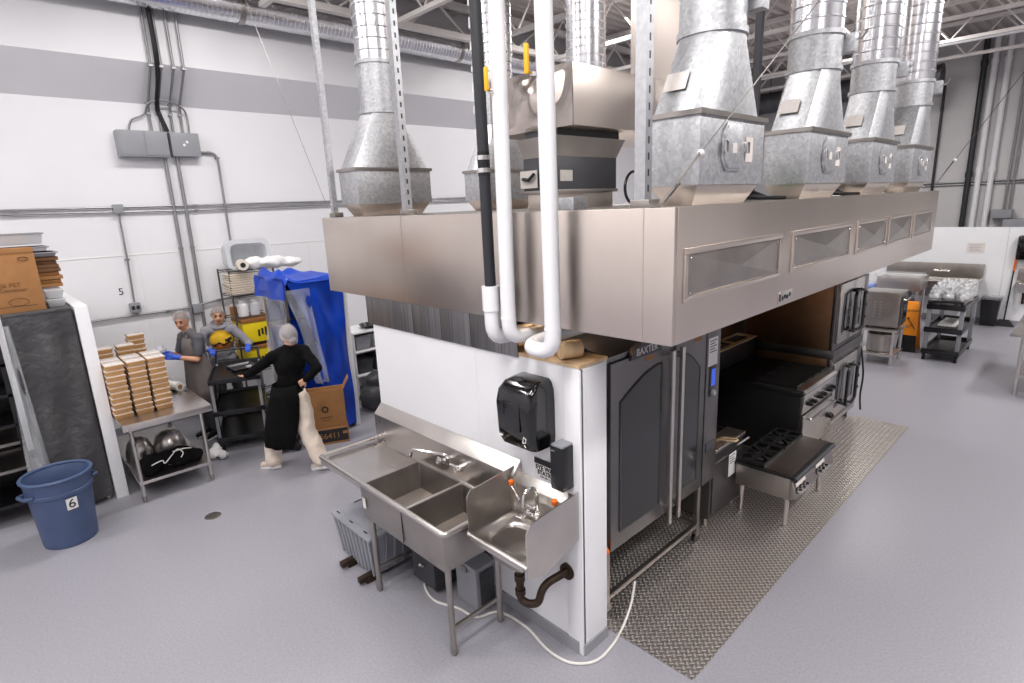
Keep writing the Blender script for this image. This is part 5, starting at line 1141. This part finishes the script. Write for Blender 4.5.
# worker at the steel table
J = dict(pelvis=(-8.14, 1.95, .95), chest=(-8.13, 1.91, 1.28), neck=(-8.13, 1.88, 1.47), head=(-8.12, 1.825, 1.63), sl=(-7.97, 1.95, 1.4), sr=(-8.28, 1.84, 1.4),
         el=(-7.93, 1.88, 1.13), wl=(-7.99, 1.66, 1.2), dl=(-.12, -.95, .25), nl=(-.9, .1, -.1), er=(-8.36, 1.78, 1.14), wr=(-8.3, 1.58, 1.22), dr=(.15, -.95, .2), nr=(.9, .1, -.1),
         hl=(-8.05, 1.97, .9), kl=(-8.04, 1.95, .5), al=(-8.04, 1.98, .11), tl=(-7.99, 1.84, .04), hr=(-8.23, 1.93, .9), kr=(-8.23, 1.91, .5), ar=(-8.23, 1.94, .11), tr=(-8.19, 1.8, .04))
t, sh = person('person in a charcoal short-sleeved shirt and taupe apron working at the steel table', J, (.35, -.94), (.78, -.62), M['skind'], M['tee'], M['dgrey'], M['blackp'], sleeve=.5, tilt=.3, glove=M['glove'])
part('apron', wrap_panel((-8.14, 1.945), (.35, -.94), [(1.4, .02, .135, .13, -55, 55), (1.25, .02, .15, .17, -70, 70), (1.08, .0, .16, .2, -95, 95), (.9, 0, .17, .215, -105, 105), (.7, .0, .18, .22, -100, 100), (.5, .0, .19, .22, -95, 95)]), M['apron'], t, ang=180)
for s in (-1, 1): part('apron_strap', G().tube([(-8.13+s*.06, 1.8+.02*s, 1.39), (-8.13+s*.065, 1.85+.02*s, 1.49), (-8.13+s*.05, 1.93+.02*s, 1.49)], .012, 6), M['apron'], t)
t = thing('clear_container', 'clear takeout lid held in the blue gloves of the worker at the steel table', 'container', (-8.15, 1.53, 1.26))
q = G().open_box(-.12, .12, -.08, .08, 0, .04, .006, .012); R = Matrix.Rotation(.35, 3, 'X'); q.v = [tuple(V((-8.14, 1.52, 1.27))+R @ V(v)) for v in q.v]; part('tray', q, M['tubp'], t, .004)
# worker in the hoodie
J = dict(pelvis=(-8.62, 2.4, .92), chest=(-8.57, 2.385, 1.23), neck=(-8.54, 2.38, 1.42), head=(-8.5, 2.37, 1.565), sl=(-8.47, 2.53, 1.35), sr=(-8.6, 2.2, 1.36),
         el=(-8.36, 2.68, 1.13), wl=(-8.28, 2.64, 1.12), dl=(.6, -.3, -.1), nl=(.2, .1, -.9), er=(-8.56, 2.07, 1.15), wr=(-8.46, 2.17, 1.12), dr=(.7, .1, -.1), nr=(.2, 0, -.9),
         hl=(-8.59, 2.49, .87), kl=(-8.57, 2.5, .48), al=(-8.6, 2.5, .11), tl=(-8.47, 2.46, .04), hr=(-8.64, 2.3, .87), kr=(-8.63, 2.29, .48), ar=(-8.65, 2.3, .11), tr=(-8.52, 2.26, .04))
t, sh = person('person in a grey hoodie with a round yellow print holding the black cart handle', J, (.94, -.33), (.95, -.28), M['skind'], M['hoodie'], M['dgrey'], M['blackp'], tilt=.15, glove=M['glove'])
from mathutils.bvhtree import BVHTree
me = sh.data; off = V(t.location); bv = BVHTree.FromPolygons([v.co+off for v in me.vertices], [tuple(p.vertices) for p in me.polygons])
RT = basis((.94, -.33)); F, L = RT.col[0], RT.col[1]
def stuck(shape, d, n=26, c=(-8.57, 2.385, 1.22)):
    g = G(); idx = {}
    for j in range(n+1):
        for i in range(n+1):
            u, v = (i/n-.5)*.32, (j/n-.5)*.32
            h = bv.ray_cast(V(c)+F*.6+L*u+V((0, 0, v)), -F)
            if h[0] is not None: idx[(i, j)] = (h[0]+F*d, u, v)
    m = {}
    def vid(k):
        if k not in m: m[k] = len(g.v); g.v.append(tuple(idx[k][0]))
        return m[k]
    for j in range(n):
        for i in range(n):
            q = [(i, j), (i+1, j), (i+1, j+1), (i, j+1)]
            if all(k in idx for k in q) and shape(idx[(i, j)][1]+.16/n, idx[(i, j)][2]+.16/n): g.f.append(tuple(vid(k) for k in q))
    return g
part('round_print', stuck(lambda u, v: u*u+v*v < .145**2 and v > -.05, .006), M['sun'], sh, ang=180, label='yellow print')
part('lower_print', stuck(lambda u, v: u*u+v*v < .145**2 and v <= -.05, .006), M['rust'], sh, ang=180, label='orange-brown print')
part('dark_print', stuck(lambda u, v: u*u+v*v < .135**2 and (abs(v+.055+.016*math.sin(50*u)) < .013 or (u > .05 and abs(v+.005-.3*(u-.08)) < .022)), .009), M['ink'], sh, ang=180)
g = G(); hc = V((-8.5, 2.37, 1.565))
part('hood', remeshed('x', G().tube(arc((-8.555, 2.385, 1.43), .105, 0, 360, 24, F*.8+V((0, 0, -.35)), L), .036, 12), None, .012, 2), M['hoodie'], sh, ang=180)

# ---------------------------------------------------------------- far end of the room
FY = 15.6
t = thing('far_sink', 'long stainless sink with a high backsplash on the far half wall', 'sink', (-2.55, 15.3, 0))
part('backsplash', G().box(-3.5, -1.72, FY-.05, FY-.002, .9, 1.26), M['dsteel'], t, .008)
part('sink_top', G().open_box(-3.5, -1.74, 14.85, FY-.02, .6, .95, .03, .05), M['dsteel'], t, .01)
part('rim', G().tube(bend([(-3.5, FY-.05, .955), (-3.5, 14.85, .955), (-1.72, 14.85, .955), (-1.72, FY-.05, .955)], .08), .025, 8), M['steel'], t)
for x in (-3.4, -1.85):
    for y in (14.95, 15.5): part('leg', G().cyl((x, y, 0), (x, y, .62), .022), M['steel'], t)
part('faucet', G().tube(bend([(-2.6, FY-.05, 1.1), (-2.6, FY-.1, 1.1), (-2.3, FY-.1, 1.1), (-2.3, FY-.05, 1.1)], .03), .016, 8).tube(bend([(-2.45, FY-.1, 1.1), (-2.45, FY-.1, 1.16), (-2.45, FY-.3, 1.14)], .04), .014, 8), M['chrome'], t)
part('drain_pipe', G().cyl((-2.2, 15.2, .3), (-2.2, 15.2, .6), .03), M['dsteel'], t)
t = thing('notice_sheet', 'white printed notice on the far half wall above the sink', 'notice', (-1.92, FY-.005, 1.5)); part('sheet', G().box(-2.07, -1.77, FY-.006, FY, 1.5, 1.71), M['tag'], t)
for k in range(5): part('text_line', G().box(-2.03, -1.82-.04*(k % 2), FY-.008, FY-.006, 1.66-.03*k, 1.668-.03*k), M['greyp'], t)
solo('wall_panel_seam', G().box(-1.42, -1.41, FY-.004, FY, .1, 2.03), M['farwall'], 'thin vertical seam strip on the far half wall left of the broom', 'seam')
t = thing('black_bin', 'small black bin with a clear liner below the far half wall', 'trash bin', (-1.5, 15.35, 0))
part('tub', G().rings([[(-1.63, 15.24, 0), (-1.38, 15.24, 0), (-1.38, 15.46, 0), (-1.63, 15.46, 0)], [(-1.67, 15.2, .6), (-1.34, 15.2, .6), (-1.34, 15.5, .6), (-1.67, 15.5, .6)]]), M['blackp'], t, .012); part('liner', G().box(-1.68, -1.33, 15.19, 15.51, .56, .63), M['clear'], t, .02)
t = thing('broom', 'broom with an orange grip leaning on the far half wall', 'broom', (-1.25, 15.45, 0))
part('handle', G().cyl((-1.26, 15.42, .1), (-1.24, 15.58, 1.3), .014), M['blackp'], t); part('grip', G().cyl((-1.243, 15.56, 1.15), (-1.24, 15.585, 1.42), .02), M['orange'], t); part('bristle_head', G().rings([[(-1.42, 15.36, 0), (-1.08, 15.36, 0), (-1.08, 15.46, 0), (-1.42, 15.46, 0)], [(-1.34, 15.39, .14), (-1.17, 15.39, .14), (-1.17, 15.43, .14), (-1.34, 15.43, .14)]]), M['blackp'], t)
t = thing('far_towel_dispenser', 'black towel dispenser on the far half wall at the right edge', 'towel dispenser', (-1.05, 15.5, 1.38)); part('housing', G().box(-1.25, -.88, 15.38, FY, 1.38, 1.88), M['gloss'], t, .05); part('view_window', G().box(-1.16, -.97, 15.375, 15.39, 1.55, 1.75), M['glass'], t, .01)
t = thing('far_hand_sink', 'small stainless hand sink on the far half wall at the right edge', 'sink', (-1.0, 15.4, .7))
part('bowl', G().open_box(-1.17, -.75, 15.2, FY, .74, .92, .02, .06), M['steel'], t, .01); part('backsplash', G().box(-1.17, -.75, 15.57, FY, .9, 1.22), M['steel'], t, .005); part('drain_pipe', G().tube(bend([(-1.02, 15.4, .74), (-1.02, 15.4, .5), (-1.02, FY, .5)], .06), .024, 8), M['bronze'], t); part('faucet', G().tube(bend([(-1.02, FY-.03, 1.0), (-1.02, 15.45, 1.0), (-1.02, 15.42, .96)], .03), .014, 8), M['chrome'], t)
# black service cart with bagged bread
t = thing('service_cart', 'three-tier black service cart loaded with shiny bags at the far end', 'cart', (-1.7, 12.2, 0))
for z in (.2, .58, .98): part('shelf_tray', G().open_box(-1.97, -1.44, 11.6, 12.9, z-.09, z, .025), M['blackp'], t, .012)
for x in (-1.93, -1.48):
    for y in (11.66, 12.84): part('upright', G().box(x-.03, x+.03, y-.025, y+.025, .12, .92), M['greyb'], t, .006); part('caster', G().cyl((x-.02, y, .06), (x+.02, y, .06), .06, n=16), M['blackp'], t); part('caster_fork', G().box(x-.025, x+.025, y-.03, y+.03, .08, .14), M['dgrey'], t)
part('push_handle', G().tube(bend([(-1.93, 11.64, .97), (-1.93, 11.5, 1.05), (-1.48, 11.5, 1.05), (-1.48, 11.64, .97)], .06), .025, 10), M['blackp'], t)
k = 0
for iy, wy in enumerate(('nearest', 'middle', 'farthest')):
    for ix, wx in enumerate(('left', 'centre', 'right')):
        x = -1.88+.18*ix; y = 11.8+.38*iy; q = remeshed('x', blob([((x, y, 1.05), (.1, .18, .1)), ((x+.02, y+.08, 1.13), (.06, .09, .13)), ((x-.02, y-.1, 1.13), (.05, .05, .14))]), None, .014, 1, noise=(.07, .06))
        z = min(v[2] for v in q.v); q.v = [(v[0], v[1], v[2]-z+.981) for v in q.v]
        tt = thing('bread_bag', 'shiny clear bag on the service cart top, %s row %s' % (wy, wx), 'bag', (x, y, .98), 'clear bags on the service cart'); part('bag_film', q, M['bag'], tt, ang=180); part('bread', G().ball((x, y, 1.045), (.07, .13, .045)), M['food'], tt); k += 1
solo('white_tray_liner', G().box(-1.8, -1.55, 11.7, 12.4, .6, .63), M['whitep'], 'white sheet on the middle shelf of the service cart', 'paper', bev=.005)
# wet floor sign
t = thing('wet_floor_sign', 'orange folding caution sign standing between the steel appliance and the cart', 'sign', (-2.26, 12.2, 0))
def slab(y0, y1, m, nm): return part(nm, G().rings([[(-2.42, y0, .0), (-2.12, y0, .0), (-2.12, y0+.02, .0), (-2.42, y0+.02, .0)], [(-2.36, y1, .9), (-2.17, y1, .9), (-2.17, y1+.02, .9), (-2.36, y1+.02, .9)]]), M[m], t, .005)
p = slab(12.0, 12.17, 'signor', 'front_board'); slab(12.4, 12.2, 'signor', 'rear_board')
yy = lambda z: 12.0+.17*z/.9-.006
lettering('lettering', 'CAUTION', .052, (-2.265, yy(.74), .74), (1, 0, 0), (0, .19, 1), M['ink'], p)
part('slip_figure', G().ball((-2.3, yy(.6), .6), (.02, .004, .02)).bar((-2.29, yy(.58), .58), (-2.23, yy(.5), .5), .03, .006).bar((-2.23, yy(.5), .5), (-2.3, yy(.43), .43), .022, .006).bar((-2.23, yy(.5), .5), (-2.18, yy(.42), .42), .022, .006), M['ink'], p)
part('black_base', G().rings([[(-2.425, 11.994, .0), (-2.115, 11.994, .0), (-2.115, 12.03, 0), (-2.425, 12.03, 0)], [(-2.4, 12.05, .3), (-2.14, 12.05, .3), (-2.14, 12.085, .3), (-2.4, 12.085, .3)]]), M['blackp'], p)
# appliance on its stand
t = thing('equipment_stand', 'steel stand with a lower shelf carrying the countertop oven', 'stand', (-2.45, 11.3, 0))
for x in (-2.7, -2.24):
    for y in (10.85, 11.4): part('leg', G().cyl((x, y, 0), (x, y, .6), .025), M['steel'], t)
part('top_shelf', G().box(-2.76, -2.18, 10.8, 11.45, .58, .62), M['steel'], t, .006); part('lower_shelf', G().box(-2.74, -2.2, 10.82, 11.43, .16, .19), M['steel'], t, .006)
t = thing('stock_pot', 'large steel pot on the lower shelf of the steel stand', 'pot', (-2.47, 11.2, .19)); part('pot_body', G().lathe([(.18, 0), (.2, .02), (.2, .3), (.21, .31), (.19, .31), (.185, .02), (.01, .02)], (-2.47, 11.1, .19), 26), M['dsteel'], t); part('pot_handle', G().tube(bend([(-2.28, 11.05, .42), (-2.24, 11.05, .42), (-2.24, 11.15, .42), (-2.28, 11.15, .42)], .02), .01, 6), M['dsteel'], t)
t = thing('countertop_oven', 'steel countertop oven with vent slots on a stand past the hood', 'oven', (-2.45, 11.3, .62))
part('housing', G().box(-2.72, -2.2, 10.88, 11.3, .65, 1.22), M['dsteel'], t, .012); part('door', G().box(-2.2, -2.17, 10.92, 11.26, .7, 1.16), M['oven'], t, .008); part('door_window', G().box(-2.17, -2.165, 10.98, 11.2, .8, 1.06), M['glass'], t)
part('top_panel', G().box(-2.73, -2.19, 10.87, 11.31, 1.22, 1.24), M['steel'], t, .005)
for x in (-2.56, -2.47):
    for k in range(6): part('vent_slot', G().box(x-.015, x+.015, 10.877, 10.882, .8+.05*k, .825+.05*k), M['steel'], t)
for x in (-2.66, -2.26):
    for y in (10.95, 11.25): part('foot', G().cyl((x, y, .62), (x, y, .65), .02), M['blackp'], t)
part('door_handle', G().tube(bend([(-2.17, 10.95, 1.12), (-2.13, 10.95, 1.12), (-2.13, 11.22, 1.12), (-2.17, 11.22, 1.12)], .02), .012, 8), M['steel'], t)
t = thing('prep_cart', 'steel prep cart with a plastic wrapped top behind the countertop oven', 'cart', (-2.85, 13.6, 0))
part('top_box', G().open_box(-3.15, -2.4, 13.3, 14.0, .92, 1.18, .02), M['steel'], t, .01); part('lower_shelf', G().box(-3.12, -2.43, 13.33, 13.97, .3, .34), M['dsteel'], t)
for x in (-3.1, -2.45):
    for y in (13.35, 13.95): part('leg', G().cyl((x, y, 0), (x, y, .92), .022), M['steel'], t)
part('plastic_wrap', G().box(-3.2, -2.42, 13.28, 13.8, 1.18, 1.25), M['clear'], t, .03)
t = thing('motor_unit', 'dark motor unit on the lower shelf of the prep cart', 'motor', (-2.75, 13.6, .34)); part('housing', G().box(-2.95, -2.55, 13.4, 13.9, .34, .7), M['dgrey'], t, .04); part('drum', G().cyl((-2.75, 13.35, .78), (-2.75, 13.9, .78), .12), M['blackp'], t)
t = thing('wrapped_pack', 'blue plastic wrapped pack of bottles beyond the far hood end', 'pack', (-3.1, 11.9, .9)); part('pack_block', G().box(-3.3, -2.9, 11.6, 12.3, .9, 1.18), M['blob'], t, .03); part('film', G().box(-3.32, -2.88, 11.58, 12.32, .89, 1.22), M['clear'], t, .04)
t = thing('pack_table', 'steel table under the blue wrapped pack beyond the hood', 'table', (-3.15, 11.95, 0)); part('tabletop', G().box(-3.5, -2.85, 11.4, 12.5, .86, .89), M['steel'], t)
for x in (-3.45, -2.9):
    for y in (11.45, 12.45): part('leg', G().cyl((x, y, 0), (x, y, .87), .022), M['steel'], t)
t = thing('side_table', 'stainless table at the right edge of the view', 'table', (-.2, 11, 0))
part('tabletop', G().box(-.74, .4, 10.15, 11.9, .85, .89), M['steel'], t, .008)
for (x, y) in ((-.6, 10.28), (-.6, 11.8), (.3, 10.28), (.3, 11.8)): part('leg', G().cyl((x, y, 0), (x, y, .86), .026), M['steel'], t)
part('undershelf', G().box(-.62, .32, 10.25, 11.82, .26, .3), M['steel'], t, .006)
# far wall services
def pipe_v(name, label, x, y, z0, z1, r, m, cat='pipe'):
    t = thing(name, label, cat, (x, y, z0)); part('tube', G().cyl((x, y, z0), (x, y, z1), r, n=14), M[m], t)
    for z in (z0+.5, (z0+z1)/2, z1-.6): part('coupling', G().cyl((x, y, z), (x, y, z+.12), r*1.25, n=14), M[m], t)
    return t
FW = 17.9
pipe_v('black_wall_pipe', 'black pipe with couplings running up the far wall', -2.55, FW, 0, 6.2, .06, 'blackpipe')
pipe_v('white_wall_pipe', 'left of two white pipes running up the far wall', -2.36, FW, 0.2, 6.2, .06, 'pvc'); pipe_v('white_wall_pipe', 'right of two white pipes running up the far wall', -2.12, FW, .2, 6.2, .06, 'pvc')
pipe_v('thin_black_pipe', 'thin dark conduit left of the black pipe on the far wall', -3.25, FW, 0, 5.3, .03, 'blackpipe', 'conduit')
t = thing('far_conduit', 'pair of horizontal conduits crossing the far wall behind the pipes', 'conduit', (-1, FW, 2.9))
for z in (2.93, 2.99): part('tube', G().cyl((-6, FW+.06, z), (3, FW+.06, z), .02, n=8), M['conduit'], t)
t = thing('far_electrical_box', 'grey electrical box with two conduits on the far wall at the right edge', 'electrical box', (-1.75, FW, 2.1))
part('enclosure', G().box(-2.0, -1.62, FW-.2, 18, 2.12, 2.32), M['greyb'], t, .01)
for x in (-1.8, -1.7): part('tube', G().cyl((x, FW+.05, 2.3), (x, FW+.05, 6.2), .025, n=8), M['conduit'], t)
t = thing('far_grey_cabinet', 'wide low grey cabinet on the far wall behind the half wall at right', 'cabinet', (-1.4, FW, 1.9)); part('enclosure', G().box(-1.75, -.9, FW-.3, 18, 1.75, 2.1), M['greyp'], t, .01); part('door_seam', G().box(-1.33, -1.32, FW-.302, FW-.3, 1.78, 2.08), M['ink'], t)
t = thing('far_duct', 'dark round duct with a grille hanging along the far wall under the roof', 'duct', (-5.5, 16.8, 5.1))
part('duct_run', spiral_duct((-9, 16.8, 5.35), (-3.15, 16.8, 5.35), .27, .25), M['plenum'], t); part('grille', G().box(-3.9, -3.6, 16.5, 16.54, 5.2, 5.5), M['joist'], t); part('end_cap', G().cyl((-3.15, 16.8, 5.35), (-3.12, 16.8, 5.35), .28, n=24), M['plenum'], t)
for x in (-7, -4): part('hanger', G().cyl((x, 16.8, 5.6), (x, 16.8, 6.25), .012), M['wire'], t)
t = thing('gas_pipe', 'white pipe running under the roof across the far end', 'pipe', (-3, 15.2, 5.6)); part('tube', G().cyl((-8, 15.2, 5.72), (4, 15.2, 5.72), .035), M['pvc'], t)
for x in (-7, -3, 1): part('hanger', G().cyl((x, 15.2, 5.72), (x, 15.2, 6.25), .01, n=6), M['wire'], t)
